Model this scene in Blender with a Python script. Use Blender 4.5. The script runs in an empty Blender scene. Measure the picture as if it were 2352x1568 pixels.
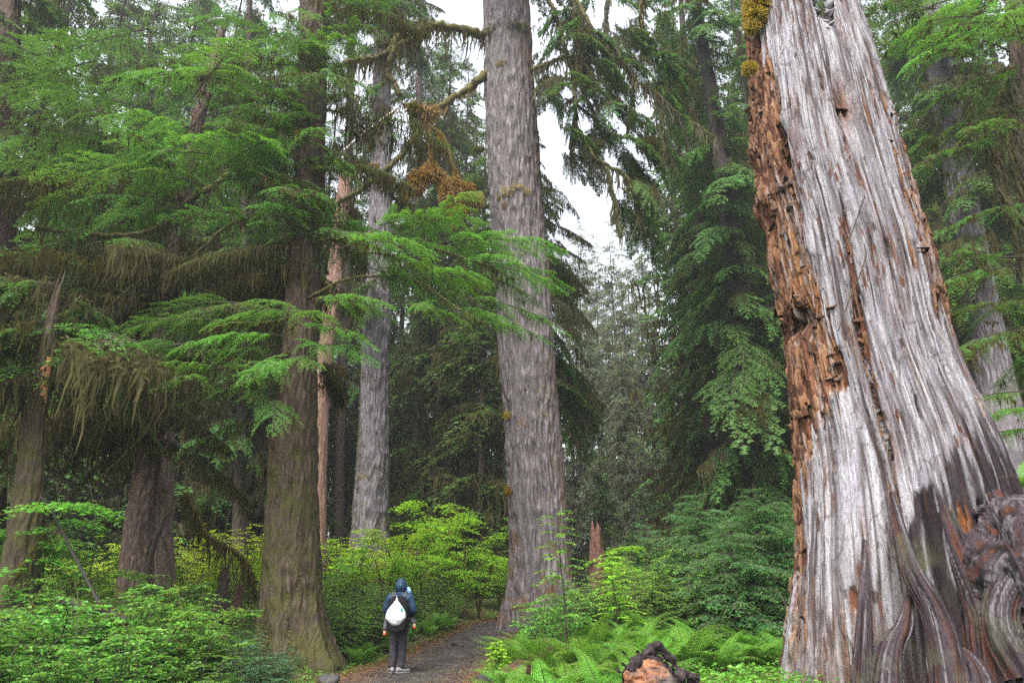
# A hiker on a gravel trail in an old mossy conifer forest, with a big silver snag beside the trail.
import bpy, math, random
import numpy as np
from mathutils import Vector, Matrix, Euler
sc = bpy.context.scene
COL = sc.collection
PI = math.pi
W, H, F = 2352.0, 1568.0, 1568.0          # measuring frame of the photograph (24 mm lens)
PITCH = math.radians(19.6); CAMZ = 1.6
CP, SP = math.cos(PITCH), math.sin(PITCH)

def ray(u, v):
    x = (u - W / 2) / F; y = -(v - H / 2) / F
    return Vector((x, CP - y * SP, SP + y * CP))
def at(u, v, Y):
    """The point at distance Y north of the camera seen at (u, v)."""
    d = ray(u, v); t = Y / d.y
    return Vector((d.x * t, Y, CAMZ + d.z * t))
def depth(u, v, Y):
    return Y / ray(u, v).y
def mpp(u, v, Y):
    return depth(u, v, Y) / F

# ---------------------------------------------------------------- noise
def _h(ix, iy, iz, seed):
    n = (ix.astype(np.int64) * 374761393 + iy.astype(np.int64) * 668265263 + iz.astype(np.int64) * 2147483647 + seed * 974634721) & 0xffffffff
    n = ((n ^ (n >> 13)) * 1274126177) & 0xffffffff
    n = ((n ^ (n >> 16)) * 2246822519) & 0xffffffff
    n = n ^ (n >> 15)
    return (n & 0xffff).astype(np.float64) / 32767.5 - 1.0
def vn(x, y, z, seed=0):
    x = np.asarray(x, float); y = np.asarray(y, float) + 0 * x; z = np.asarray(z, float) + 0 * x
    ix, iy, iz = np.floor(x), np.floor(y), np.floor(z)
    fx, fy, fz = x - ix, y - iy, z - iz
    fx = fx * fx * (3 - 2 * fx); fy = fy * fy * (3 - 2 * fy); fz = fz * fz * (3 - 2 * fz)
    ix = ix.astype(np.int64); iy = iy.astype(np.int64); iz = iz.astype(np.int64)
    r = 0
    for a in (0, 1):
        wx = fx if a else 1 - fx
        for b in (0, 1):
            wy = fy if b else 1 - fy
            for c in (0, 1):
                wz = fz if c else 1 - fz
                r = r + wx * wy * wz * _h(ix + a, iy + b, iz + c, seed)
    return r
def fbm(x, y, z, seed=0, o=3, g=.5):
    r = 0; a = 1; s = 0
    for k in range(o):
        r = r + a * vn(np.asarray(x) * 2 ** k, np.asarray(y) * 2 ** k, np.asarray(z) * 2 ** k, seed + k * 17); s += a; a *= g
    return r / s
def cell(x, y, z, seed=0):
    return _h(np.floor(x).astype(np.int64), np.floor(y).astype(np.int64), np.floor(z).astype(np.int64), seed)
def sst(a, b, x):
    t = np.clip((np.asarray(x, float) - a) / (b - a), 0, 1); return t * t * (3 - 2 * t)

# ---------------------------------------------------------------- mesh builder
class G:
    def __init__(s):
        s.v = []; s.f = []; s.m = []; s.a = []; s.n = 0
    def add(s, V, Fq, mat=0, a=0.0):
        V = np.asarray(V, float).reshape(-1, 3); Fq = np.asarray(Fq, np.int64).reshape(-1, 4)
        s.v.append(V); s.f.append(Fq + s.n); s.m.append(np.full(len(Fq), mat, np.int32))
        a = np.asarray(a, float); s.a.append(np.broadcast_to(a, (len(V),)).copy() if a.ndim == 0 else a)
        s.n += len(V)
    def merge(s, g, R, T, sc_=1.0, matmap=None):
        """Copies the faces of another builder in, turned, scaled and moved."""
        V, Fq, M, A = g.arrays()
        V = (V * sc_) @ np.asarray(R).T + np.asarray(T)
        s.v.append(V); s.f.append(Fq + s.n); s.m.append(M); s.a.append(A); s.n += len(V)
    def arrays(s):
        if len(s.v) > 1:
            s.v = [np.concatenate(s.v)]; s.f = [np.concatenate(s.f)]; s.m = [np.concatenate(s.m)]; s.a = [np.concatenate(s.a)]
        return s.v[0], s.f[0], s.m[0], s.a[0]
    def mesh(s, name, mats, smooth=False, cols=None):
        V, Fq, M, A = s.arrays()
        me = bpy.data.meshes.new(name)
        me.vertices.add(len(V)); me.vertices.foreach_set('co', V.astype(np.float32).ravel())
        me.loops.add(len(Fq) * 4); me.loops.foreach_set('vertex_index', Fq.astype(np.int32).ravel())
        me.polygons.add(len(Fq)); me.polygons.foreach_set('loop_start', np.arange(0, len(Fq) * 4, 4, dtype=np.int32))
        me.polygons.foreach_set('material_index', M)
        me.polygons.foreach_set('use_smooth', np.full(len(Fq), bool(smooth)))
        for m in mats: me.materials.append(m)
        at_ = me.attributes.new('tip', 'FLOAT', 'POINT'); at_.data.foreach_set('value', A.astype(np.float32))
        if cols is not None:
            c = me.attributes.new('tint', 'FLOAT_COLOR', 'POINT'); c.data.foreach_set('color', cols.astype(np.float32).ravel())
        me.update(calc_edges=True); me.validate()
        return me
def obj(name, me, parent=None, loc=None, rot=None, scale=None):
    o = bpy.data.objects.new(name, me); COL.objects.link(o)
    if parent: o.parent = parent
    if loc is not None: o.location = loc
    if rot is not None: o.rotation_euler = rot
    if scale is not None: o.scale = (scale,) * 3 if isinstance(scale, (int, float)) else scale
    return o
def tag(o, label, cat, group=None):
    o['label'] = label; o['category'] = cat
    if group: o['group'] = group
    return o
def thing(name, label, cat, loc=(0, 0, 0), rot=None, group=None):
    return tag(obj(name, None, None, loc, rot), label, cat, group)
def kind(o, k):
    o['kind'] = k; return o
def nrm(v):
    v = np.asarray(v, float); return v / np.maximum(np.linalg.norm(v, axis=-1, keepdims=True), 1e-9)
def rz(a): c, s = math.cos(a), math.sin(a); return np.array([[c, -s, 0], [s, c, 0], [0, 0, 1.0]])
def ry(a): c, s = math.cos(a), math.sin(a); return np.array([[c, 0, s], [0, 1.0, 0], [-s, 0, c]])
def rx(a): c, s = math.cos(a), math.sin(a); return np.array([[1.0, 0, 0], [0, c, -s], [0, s, c]])

def smoothline(pts, n):
    """Catmull-Rom through the points, n samples; works on any number of columns."""
    P = np.asarray(pts, float); P = np.vstack([2 * P[0] - P[1], P, 2 * P[-1] - P[-2]])
    m = len(P) - 3; out = []
    for t in np.linspace(0, m - 1e-6, n):
        i = int(t); f = t - i; a, b, c, d = P[i], P[i + 1], P[i + 2], P[i + 3]
        out.append(.5 * ((2 * b) + (-a + c) * f + (2 * a - 5 * b + 4 * c - d) * f * f + (-a + 3 * b - 3 * c + d) * f ** 3))
    return np.array(out)
def tube(g, P, R, sides=8, mat=0, a=0.0, lump=0.0, seed=0, cap=True):
    P = np.asarray(P, float); n = len(P); R = np.broadcast_to(np.asarray(R, float), (n,)).copy()
    if cap:
        P = np.vstack([P[0], P, P[-1]]); R = np.concatenate([[R[0] * .02], R, [R[-1] * .02]]); n += 2
    T = nrm(np.gradient(P, axis=0)); 
    if cap: T[0] = T[1]; T[-1] = T[-2]
    ref = np.array([0, 0, 1.0]) if abs(T[n // 2][2]) < .8 else np.array([1.0, 0, 0])
    N = nrm(ref - (T @ ref)[:, None] * T); B = np.cross(T, N)
    th = np.arange(sides) * 2 * PI / sides
    V = P[:, None] + R[:, None, None] * (np.cos(th)[None, :, None] * N[:, None] + np.sin(th)[None, :, None] * B[:, None])
    if lump:
        f = 1.0 / max(R.max(), .01)
        V = V + (lump * R[:, None] * vn(V[..., 0] * f, V[..., 1] * f, V[..., 2] * f, seed))[..., None] * nrm(V - P[:, None])
    i = np.arange(n - 1)[:, None] * sides; j = np.arange(sides)[None]; k = (j + 1) % sides
    Fq = np.stack([i + j, i + k, i + sides + k, i + sides + j], -1).reshape(-1, 4)
    g.add(V.reshape(-1, 3), Fq, mat, a)
def leaves(g, b, d, nn, l, w, mat=0, tip=0.0, mid=.45, fold=0.0):
    """Many kite-shaped leaves at once: base b, direction d, normal nn, length l, width w."""
    b = np.asarray(b, float); d = nrm(d); s = nrm(np.cross(d, nn)); N = len(b)
    l = np.broadcast_to(l, (N,))[:, None]; w = np.broadcast_to(w, (N,))[:, None]
    up = nrm(np.cross(s, d)) * (fold * w)
    V = np.stack([b, b + d * l * mid + s * w * .5 + up, b + d * l, b + d * l * mid - s * w * .5 + up], 1)
    g.add(V.reshape(-1, 3), np.arange(4 * N).reshape(N, 4), mat, np.repeat(np.broadcast_to(tip, (N,)), 4))
def ovates(g, b, d, nn, l, w, mat=0, tip=0.0, fold=.18):
    """Broad ovate leaves folded along the midrib, two quads each."""
    b = np.asarray(b, float); d = nrm(d); s = nrm(np.cross(d, nn)); N = len(b); up = nrm(np.cross(s, d))
    l = np.broadcast_to(l, (N,))[:, None]; w = np.broadcast_to(w, (N,))[:, None]
    e = up * fold * w
    V = np.stack([b, b + d * l * .28 + s * w * .42 + e, b + d * l * .62 + s * w * .42 + e, b + d * l - up * fold * w * .6,
                  b + d * l * .62 - s * w * .42 + e, b + d * l * .28 - s * w * .42 + e], 1)
    k = np.arange(N)[:, None] * 6
    g.add(V.reshape(-1, 3), np.concatenate([k + [0, 1, 2, 3], k + [0, 3, 4, 5]]), mat, np.repeat(np.broadcast_to(tip, (N,)), 6))
def maples(g, b, d, nn, r, mat=0, tip=0.0):
    """Lobed vine-maple leaves: seven pointed lobes round the stalk end."""
    b = np.asarray(b, float); d = nrm(d); s = nrm(np.cross(d, nn)); N = len(b); up = nrm(np.cross(s, d))
    r = np.broadcast_to(r, (N,))[:, None]; c = b + d * r * .35
    for an, le in ((0, 1.), (38, .92), (-38, .92), (78, .78), (-78, .78), (120, .55), (-120, .55)):
        a = math.radians(an); q = d * math.cos(a) + s * math.sin(a); p = np.cross(up, q)
        V = np.stack([c, c + q * r * le * .55 + p * r * .2 - up * r * .03, c + q * r * le - up * r * .1, c + q * r * le * .55 - p * r * .2 - up * r * .03], 1)
        g.add(V.reshape(-1, 3), np.arange(4 * N).reshape(N, 4), mat, np.repeat(np.broadcast_to(tip, (N,)), 4))

# ---------------------------------------------------------------- materials
def mat(name):
    m = bpy.data.materials.new(name); m.use_nodes = True; nt = m.node_tree; nt.nodes.clear()
    out = nt.nodes.new('ShaderNodeOutputMaterial')
    return m, nt, out
class N:
    def __init__(s, nt): s.nt = nt
    def __call__(s, typ, **kw):
        n = s.nt.nodes.new('ShaderNode' + typ)
        for k, v in kw.items():
            if k == 'i':
                for kk, vv in v.items():
                    if isinstance(vv, bpy.types.NodeSocket): s.nt.links.new(vv, n.inputs[kk])
                    else: n.inputs[kk].default_value = vv
            else: setattr(n, k, v)
        return n
    def ramp(s, fac, stops, interp='LINEAR'):
        n = s.nt.nodes.new('ShaderNodeValToRGB'); e = n.color_ramp.elements; n.color_ramp.interpolation = interp
        while len(e) < len(stops): e.new(.5)
        for el, (p, c) in zip(e, stops):
            el.position = p; el.color = tuple(c) + (1,) if len(c) == 3 else c
        s.nt.links.new(fac, n.inputs[0]); return n.outputs[0]
    def mix(s, f, a, b, mode='MIX'):
        n = s.nt.nodes.new('ShaderNodeMix'); n.data_type = 'RGBA'; n.blend_type = mode
        for k, v in ((0, f), (6, a), (7, b)):
            if isinstance(v, bpy.types.NodeSocket): s.nt.links.new(v, n.inputs[k])
            else: n.inputs[k].default_value = v if k == 0 else (tuple(v) + (1,) if len(v) == 3 else v)
        return n.outputs[2]
    def math(s, op, a, b=0.0, c=0.0):
        n = s.nt.nodes.new('ShaderNodeMath'); n.operation = op
        for k, v in enumerate((a, b, c)):
            if isinstance(v, bpy.types.NodeSocket): s.nt.links.new(v, n.inputs[k])
            else: n.inputs[k].default_value = v
        return n.outputs[0]

def foliage(name, c0, c1, c2, tipc, trans=.35, rough=.5, objvar=.25, spec=.2, dead=(.11, .06, .022)):
    """Leaves: colour differs leaf by leaf and plant by plant, new growth at the twig ends is lighter."""
    m, nt, out = mat(name); n = N(nt)
    geo = n('NewGeometry'); oi = n('ObjectInfo'); tip = n('Attribute', attribute_name='tip')
    base = n.ramp(geo.outputs['Random Per Island'], [(0, c0), (.5, c1), (.955, c2), (.97, dead), (1, dead)])
    base = n.mix(tip.outputs['Fac'], base, tipc)
    hs = n('HueSaturation', i={'Color': base, 'Hue': n.math('MULTIPLY_ADD', oi.outputs['Random'], .035, .4825),
                               'Value': n.math('MULTIPLY_ADD', oi.outputs['Random'], objvar * 2, 1 - objvar)})
    p = n('BsdfPrincipled', i={'Base Color': hs.outputs[0], 'Roughness': rough, 'Specular IOR Level': spec})
    t = n('BsdfTranslucent', i={'Color': n.mix(.35, hs.outputs[0], (c2[0] * 1.5, c2[1] * 1.4, c2[2] * .8))})
    mx = n('MixShader', i={0: trans, 1: p.outputs[0], 2: t.outputs[0]})
    nt.links.new(mx.outputs[0], out.inputs[0]); return m
def mossmat(name, c0, c1, c2, trans=.25):
    m, nt, out = mat(name); n = N(nt)
    geo = n('NewGeometry'); oi = n('ObjectInfo')
    base = n.ramp(geo.outputs['Random Per Island'], [(0, c0), (.55, c1), (1, c2)])
    hs = n('HueSaturation', i={'Color': base, 'Value': n.math('MULTIPLY_ADD', oi.outputs['Random'], .5, .75), 'Saturation': n.math('MULTIPLY_ADD', oi.outputs['Random'], -.4, 1.15)})
    p = n('BsdfDiffuse', i={'Color': hs.outputs[0], 'Roughness': 1.0})
    t = n('BsdfTranslucent', i={'Color': hs.outputs[0]})
    mx = n('MixShader', i={0: trans, 1: p.outputs[0], 2: t.outputs[0]})
    nt.links.new(mx.outputs[0], out.inputs[0]); return m
def bark(name, plate, fissure, moss, mossy=0.0, scale=7.0, stretch=.16, bump=.6, dist=.03, lichen=None, rough=.9, low=None, side=None):
    """Furrowed bark; moss patches spread by noise; low=(z0,z1): more moss below z1."""
    m, nt, out = mat(name); n = N(nt)
    tc = n('TexCoord'); co = tc.outputs['Object']
    wob = n('TexNoise', i={'Vector': co, 'Scale': 1.1, 'Detail': 2.0})
    wv = n('VectorMath', operation='MULTIPLY_ADD', i={0: wob.outputs['Color'], 1: (.25, .25, .25), 2: co}).outputs[0]
    mp = n('Mapping', i={'Vector': wv, 'Scale': (scale, scale, scale * stretch)}).outputs[0]
    vo = n('TexVoronoi', feature='DISTANCE_TO_EDGE', i={'Vector': mp, 'Scale': 1.0}).outputs['Distance']
    vc = n('TexVoronoi', feature='F1', i={'Vector': mp, 'Scale': 1.0}).outputs['Color']
    fine = n('TexNoise', i={'Vector': n('Mapping', i={'Vector': co, 'Scale': (28, 28, 9)}).outputs[0], 'Scale': 1.0, 'Detail': 4.0, 'Roughness': .7}).outputs['Fac']
    big = n('TexNoise', i={'Vector': co, 'Scale': .8, 'Detail': 3.0}).outputs['Fac']
    edge = n.math('MULTIPLY_ADD', fine, -.25, vo)
    col = n.ramp(edge, [(0.0, fissure), (.10, tuple(.5 * (a + b) for a, b in zip(plate, fissure))), (.3, plate)])
    col = n.mix(n.math('MULTIPLY', vc, .45), col, tuple(x * .72 for x in plate))
    col = n.mix(n.math('MULTIPLY', n.ramp(fine, [(.35, (0, 0, 0)), (.75, (1, 1, 1))]), .45), col, tuple(min(1, x * 1.45) for x in plate))
    col = n.mix(n.math('MULTIPLY', n.ramp(big, [(.42, (0, 0, 0)), (.62, (1, 1, 1))]), .5), col, tuple(x * .55 for x in plate))
    if lichen:
        ln = n('TexNoise', i={'Vector': n('Mapping', i={'Vector': co, 'Scale': (2.2, 2.2, .5)}).outputs[0], 'Scale': 5.0, 'Detail': 5.0, 'Roughness': .75}).outputs['Fac']
        col = n.mix(n.math('MULTIPLY', n.ramp(ln, [(.55, (0, 0, 0)), (.68, (1, 1, 1))]), .6), col, lichen)
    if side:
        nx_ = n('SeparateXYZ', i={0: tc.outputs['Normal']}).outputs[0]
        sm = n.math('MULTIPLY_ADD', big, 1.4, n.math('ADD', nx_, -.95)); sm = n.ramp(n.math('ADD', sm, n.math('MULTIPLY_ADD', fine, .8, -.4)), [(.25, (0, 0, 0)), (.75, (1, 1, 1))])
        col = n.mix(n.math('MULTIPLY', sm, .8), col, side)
    mn = n('TexNoise', i={'Vector': co, 'Scale': 1.7, 'Detail': 6.0, 'Roughness': .72}).outputs['Fac']
    if low:
        z = n('SeparateXYZ', i={0: co}).outputs[2]
        k = n('MapRange', i={'Value': z, 'From Min': low[0], 'From Max': low[1], 'To Min': .16, 'To Max': 0.0}).outputs[0]
        mn = n.math('ADD', mn, k)
    mk = n.ramp(mn, [(max(0, .62 - mossy * .3), (0, 0, 0)), (max(.05, .74 - mossy * .3), (1, 1, 1))])
    mcol = n.ramp(fine, [(.3, tuple(x * .5 for x in moss)), (.7, moss)])
    col = n.mix(n.math('MULTIPLY', mk, .9), col, mcol)
    hgt = n.math('ADD', n.math('MINIMUM', edge, .3), n.math('MULTIPLY', fine, .25))
    bp = n('Bump', i={'Height': hgt, 'Strength': bump, 'Distance': dist})
    p = n('BsdfPrincipled', i={'Base Color': col, 'Roughness': rough, 'Specular IOR Level': .2, 'Normal': bp.outputs[0]})
    nt.links.new(p.outputs[0], out.inputs[0]); return m
def plain(name, c, rough=.8, spec=.3, var=.35, scale=12.0, bump=.2, c2=None):
    m, nt, out = mat(name); n = N(nt)
    co = n('TexCoord').outputs['Object']
    nz = n('TexNoise', i={'Vector': co, 'Scale': scale, 'Detail': 5.0, 'Roughness': .65}).outputs['Fac']
    col = n.ramp(nz, [(.3, tuple(x * (1 - var) for x in c)), (.7, c2 or tuple(min(1, x * (1 + var)) for x in c))])
    bp = n('Bump', i={'Height': nz, 'Strength': bump, 'Distance': .02})
    p = n('BsdfPrincipled', i={'Base Color': col, 'Roughness': rough, 'Specular IOR Level': spec, 'Normal': bp.outputs[0]})
    nt.links.new(p.outputs[0], out.inputs[0]); return m

M = {}
M['hemlock'] = foliage('hemlock_needles', (.032, .098, .016), (.052, .142, .02), (.08, .195, .024), (.17, .29, .03), trans=.35)
M['hemlock_lit'] = foliage('hemlock_lit_needles', (.04, .135, .018), (.068, .19, .022), (.105, .25, .025), (.19, .37, .035), trans=.42)  # lighter copy of the hemlock needles, light put into the colour
M['fir'] = foliage('dark_conifer_needles', (.04, .10, .026), (.062, .14, .032), (.092, .18, .036), (.14, .24, .045), trans=.3)
M['fir_hazed'] = foliage('haze_paled_conifer_needles', (.09, .13, .08), (.13, .175, .10), (.18, .22, .13), (.2, .26, .14), trans=.4)  # paled needles of the gap trees, haze put into the colour
M['maple_green'] = foliage('green_maple_leaves', (.05, .17, .022), (.08, .23, .028), (.125, .30, .03), (.20, .38, .035), trans=.45)
M['spruce'] = foliage('young_spruce_needles', (.035, .105, .035), (.055, .145, .042), (.08, .185, .05), (.22, .38, .075), trans=.35)
M['shrub'] = foliage('shrub_leaves', (.05, .15, .022), (.08, .21, .03), (.12, .27, .03), (.22, .38, .045), trans=.42)
M['bush'] = foliage('bush_leaves', (.085, .21, .032), (.135, .30, .038), (.20, .38, .042), (.30, .48, .05), trans=.48)
M['huck'] = foliage('huckleberry_leaves', (.025, .085, .035), (.04, .12, .045), (.06, .15, .045), (.10, .22, .07), trans=.35, spec=.3)
M['maple'] = foliage('vine_maple_leaves', (.10, .25, .018), (.16, .35, .02), (.25, .45, .022), (.34, .54, .025), trans=.5)
M['yellow'] = foliage('yellow_green_leaves', (.19, .31, .012), (.27, .41, .015), (.36, .50, .018), (.42, .54, .02), trans=.5)
M['fern'] = foliage('fern_fronds', (.05, .15, .018), (.075, .20, .022), (.11, .25, .025), (.20, .36, .03), trans=.42)
M['cover'] = foliage('ground_cover_leaves', (.05, .15, .02), (.075, .20, .025), (.11, .26, .028), (.2, .38, .04), trans=.4, objvar=0)
M['moss'] = mossmat('hanging_moss', (.052, .049, .017), (.088, .080, .028), (.135, .120, .048), .45)
M['moss_green'] = mossmat('branch_moss', (.06, .065, .014), (.10, .10, .022), (.16, .155, .035))
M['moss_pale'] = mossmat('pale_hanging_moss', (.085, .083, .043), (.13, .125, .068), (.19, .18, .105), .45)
M['moss_ochre'] = mossmat('ochre_moss', (.17, .092, .02), (.26, .145, .03), (.36, .22, .055))
M['moss_gold'] = mossmat('golden_moss', (.20, .15, .012), (.32, .24, .02), (.42, .33, .03))
M['twig'] = plain('twig_bark', (.038, .03, .022), .9, .2)
M['black_wood'] = plain('wet_black_branch', (.014, .010, .009), .8, .3)
M['deadwood'] = plain('bleached_twig', (.38, .33, .28), .85, .2)
M['bark_mossy'] = bark('mossy_dark_bark', (.082, .058, .04), (.013, .009, .007), (.058, .056, .015), .16, 9, .11, 1.0, .06, low=(0, 9))
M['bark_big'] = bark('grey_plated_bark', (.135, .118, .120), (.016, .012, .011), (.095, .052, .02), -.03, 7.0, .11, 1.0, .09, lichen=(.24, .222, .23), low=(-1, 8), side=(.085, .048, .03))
M['bark_grey'] = bark('lavender_grey_bark', (.165, .148, .160), (.02, .015, .015), (.11, .10, .03), .0, 6, .12, 1.0, .08, low=(0, 8))
M['bark_brown'] = bark('brown_scaly_bark', (.13, .09, .075), (.024, .017, .014), (.09, .08, .02), .12, 11, .22, .7, low=(0, 3))
M['bark_dark'] = bark('dark_conifer_bark', (.08, .06, .05), (.018, .014, .012), (.065, .06, .02), .25, 8, .2, .7)
M['bark_black'] = bark('near_black_conifer_bark', (.04, .032, .028), (.01, .008, .007), (.045, .042, .015), .2, 8, .2, .7)
M['wood_pink'] = bark('stripped_pinkish_wood', (.21, .125, .095), (.06, .03, .02), (.09, .07, .02), .02, 10, .06, .5, lichen=(.32, .25, .20))
M['wood_pale'] = bark('pale_dead_wood', (.20, .15, .125), (.05, .033, .022), (.10, .09, .025), .22, 9, .07, .5)
M['wound'] = plain('orange_torn_wood', (.50, .22, .10), .85, .2, .4, 20, .5)
M['limb'] = plain('mossy_limb_bark', (.06, .048, .03), .95, .15, .5, 18, .6, (.11, .10, .03))
M['red_rot'] = plain('red_rotten_wood', (.085, .045, .034), .95, .1, .55, 14, .8)
HAZE, EXPO, DENOISE = .0027, 2.55, False
# ---------------------------------------------------------------- plant templates
def bough_g(seed, L, wid=.40, twsp=.155, tlsp=.05, lfsp=.026, lf=.05, lfw=.016, rise=.12, droop=.34, bare=.12, tips=.5, fat=1.0):
    """A conifer bough along +X: stem, flat drooping side twigs, twiglets, small kite leaves."""
    r = np.random.RandomState(seed); g = G()
    s = np.linspace(0, 1, 14); wy = r.uniform(-.06, .06) * L * np.sin(s * PI * r.uniform(.8, 1.6))
    ax = np.stack([L * s * .97, wy, L * (rise * s - droop * s ** 2.1)], 1)
    tube(g, ax, .006 * L * (1 - s) + .004, 5, 1)
    f = lambda t: np.array([np.interp(t, s, ax[:, k]) for k in range(3)])
    nt_ = max(6, int(L / twsp)); B = []; D = []; Nn = []; Ln = []; Tp = []
    for i in range(nt_ + 1):
        t = bare + (1 - bare) * (i + r.uniform(-.3, .3)) / nt_; t = min(max(t, .03), .995)
        side = 1 if i % 2 else -1
        l = (wid * L * (1 - t) ** .75 * min(1, (t + .12) / .35) + .10) * r.uniform(.65, 1.15)
        tan = f(min(1, t + .02)) - f(t - .02); az = math.atan2(tan[1], tan[0])
        an = az + side * math.radians(72 - 34 * t + r.uniform(-10, 10))
        if i == nt_: an = az; l *= .8
        up = r.uniform(-.12, .26); dr = r.uniform(.35, .95)
        if r.rand() < .07: continue
        q = np.linspace(0, 1, 7)
        cur = an - side * q * r.uniform(.1, .5)
        st = l / 6
        px = np.concatenate([[0], np.cumsum(np.cos(cur[1:]) * st)]); py = np.concatenate([[0], np.cumsum(np.sin(cur[1:]) * st)])
        pz = l * (up * q - dr * q ** 1.8)
        T = f(t) + np.stack([px, py, pz], 1)
        tube(g, T, np.linspace(.0035, .0012, 7) * (1 + L * .15), 3, 1, cap=False)
        m = max(3, int(l / tlsp))
        for sd in (1, -1):
            qq = (np.arange(m) + r.uniform(.2, .8, m)) / m
            P = np.stack([np.interp(qq, q, T[:, k]) for k in range(3)], 1)
            tx = np.interp(qq, q, np.cos(cur)); ty = np.interp(qq, q, np.sin(cur))
            an2 = np.arctan2(ty, tx) + sd * np.radians(52 + r.uniform(-14, 14, m))
            tl = (np.minimum(.15, .30 * l * (1 - qq) * np.minimum(1, (qq + .2) / .4) + .035) if lfsp else np.minimum(.26, .42 * l * (1 - qq) + .05)) * r.uniform(.5, 1.2, m)
            d = np.stack([np.cos(an2), np.sin(an2), -r.uniform(.05, .5, m)], 1)
            B.append(P); D.append(nrm(d)); Ln.append(tl); Tp.append(qq)
    B = np.concatenate(B); D = np.concatenate(D); Ln = np.concatenate(Ln); Tp = np.concatenate(Tp)
    if lfsp is None:                       # one feather per twiglet (far trees)
        nn = nrm(np.stack([r.uniform(-.5, .5, len(B)), r.uniform(-.5, .5, len(B)), np.ones(len(B))], 1))
        leaves(g, B, D, nn, Ln * 1.25, Ln * .42 * fat, 0, (r.rand(len(B)) < .12) * .4 * tips)
        return g
    cnt = np.maximum(2, (Ln / lfsp).astype(int)); idx = np.repeat(np.arange(len(B)), cnt)
    k = np.concatenate([np.arange(c) for c in cnt]); w = (k + .5) / cnt[idx]
    for sd in (1, -1):
        b = B[idx] + D[idx] * (Ln[idx] * w)[:, None]; b[:, 2] -= .35 * Ln[idx] * w ** 2
        n = len(b); c = np.radians(50 + r.uniform(-15, 15, n)) * sd
        d = D[idx]; dx = d[:, 0] * np.cos(c) - d[:, 1] * np.sin(c); dy = d[:, 0] * np.sin(c) + d[:, 1] * np.cos(c)
        dd = np.stack([dx, dy, d[:, 2] - r.uniform(.0, .5, n)], 1)
        nn = nrm(np.stack([r.uniform(-.5, .5, n), r.uniform(-.5, .5, n), np.ones(n)], 1))
        tip = tips * sst(.55, 1.0, w) * sst(.45, 1, Tp[idx]) * r.uniform(.3, 1, n)
        leaves(g, b, dd, nn, lf * (1.15 - .45 * w) * r.uniform(.8, 1.2, n), lfw * fat, 0, tip)
    e = B + D * Ln[:, None]; e[:, 2] -= .35 * Ln
    leaves(g, e, D, np.array([[0, 0, 1.0]]), lf * .9, lfw, 0, tips * sst(.5, 1, Tp))
    return g
def strips(g, A, lo, hi, w, r, mat=0, wav=.36):
    """Hanging moss: ragged tassels of narrow strands that hang from the points A; strands of one tassel cling together."""
    n = len(A)
    if n == 0: return
    A = np.asarray(A, float).copy(); nc = max(1, n // 6); ci = r.randint(0, nc, n); cs = r.uniform(0, 1, nc) ** 2.2
    pull = r.rand(n) < .6; cen = A[r.randint(0, n, nc)]; far = np.linalg.norm(A - cen[ci], axis=1)
    near = pull & (far < .45); A[near] = cen[ci[near]] + (A[near] - cen[ci[near]]) * .22
    l = (lo * .5 + (hi * 1.15 - lo * .5) * cs[ci]) * r.uniform(.3, 1, n); az = r.uniform(0, 2 * PI, n); caz = r.uniform(0, 2 * PI, nc)[ci]
    sx = np.stack([np.cos(az), np.sin(az), np.zeros(n)], 1); ww = w * r.uniform(.35, 1.5, n)
    off = np.stack([np.cos(caz), np.sin(caz), 0 * caz], 1) * 0; V = []; dr = np.stack([np.cos(caz), np.sin(caz), 0 * caz], 1) * r.uniform(-.12, .12, (n, 1))
    for k, (q, wk) in enumerate(((0, .8), (.22, 1.15), (.5, .75), (.78, .5), (1, .06))):
        p = A + off - np.array([0, 0, 1.0]) * (l * q)[:, None]
        V.append(p + sx * (ww * wk * .5)[:, None]); V.append(p - sx * (ww * wk * .5)[:, None])
        off = off + (r.uniform(-wav, wav, (n, 3)) + dr) * (l * .26)[:, None] * [1, 1, 0]
    V = np.stack(V, 1); k = np.arange(n)[:, None] * 10
    g.add(V.reshape(-1, 3), np.concatenate([k + [0, 1, 3, 2], k + [2, 3, 5, 4], k + [4, 5, 7, 6], k + [6, 7, 9, 8]]), mat)
def fuzz(g, P, R, n, l, w, r, mat=0, down=.6):
    """Short moss hairs standing all round a limb with centre line P and radius R."""
    t = r.rand(n) * (len(P) - 1.001); i = t.astype(int); f = (t - i)[:, None]
    c = P[i] * (1 - f) + P[i + 1] * f; R = np.broadcast_to(R, (len(P),)); rr = R[i]
    T = nrm(P[i + 1] - P[i]); a = nrm(np.cross(T, r.normal(size=(n, 3))))
    d = nrm(a + np.array([0, 0, -down]) + T * r.uniform(-.6, .6, (n, 1)) + r.normal(size=(n, 3)) * .25)
    leaves(g, c + a * (rr * .8)[:, None], d, nrm(r.normal(size=(n, 3))), l * r.uniform(.5, 1.3, n), w, mat, mid=.3)
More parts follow.
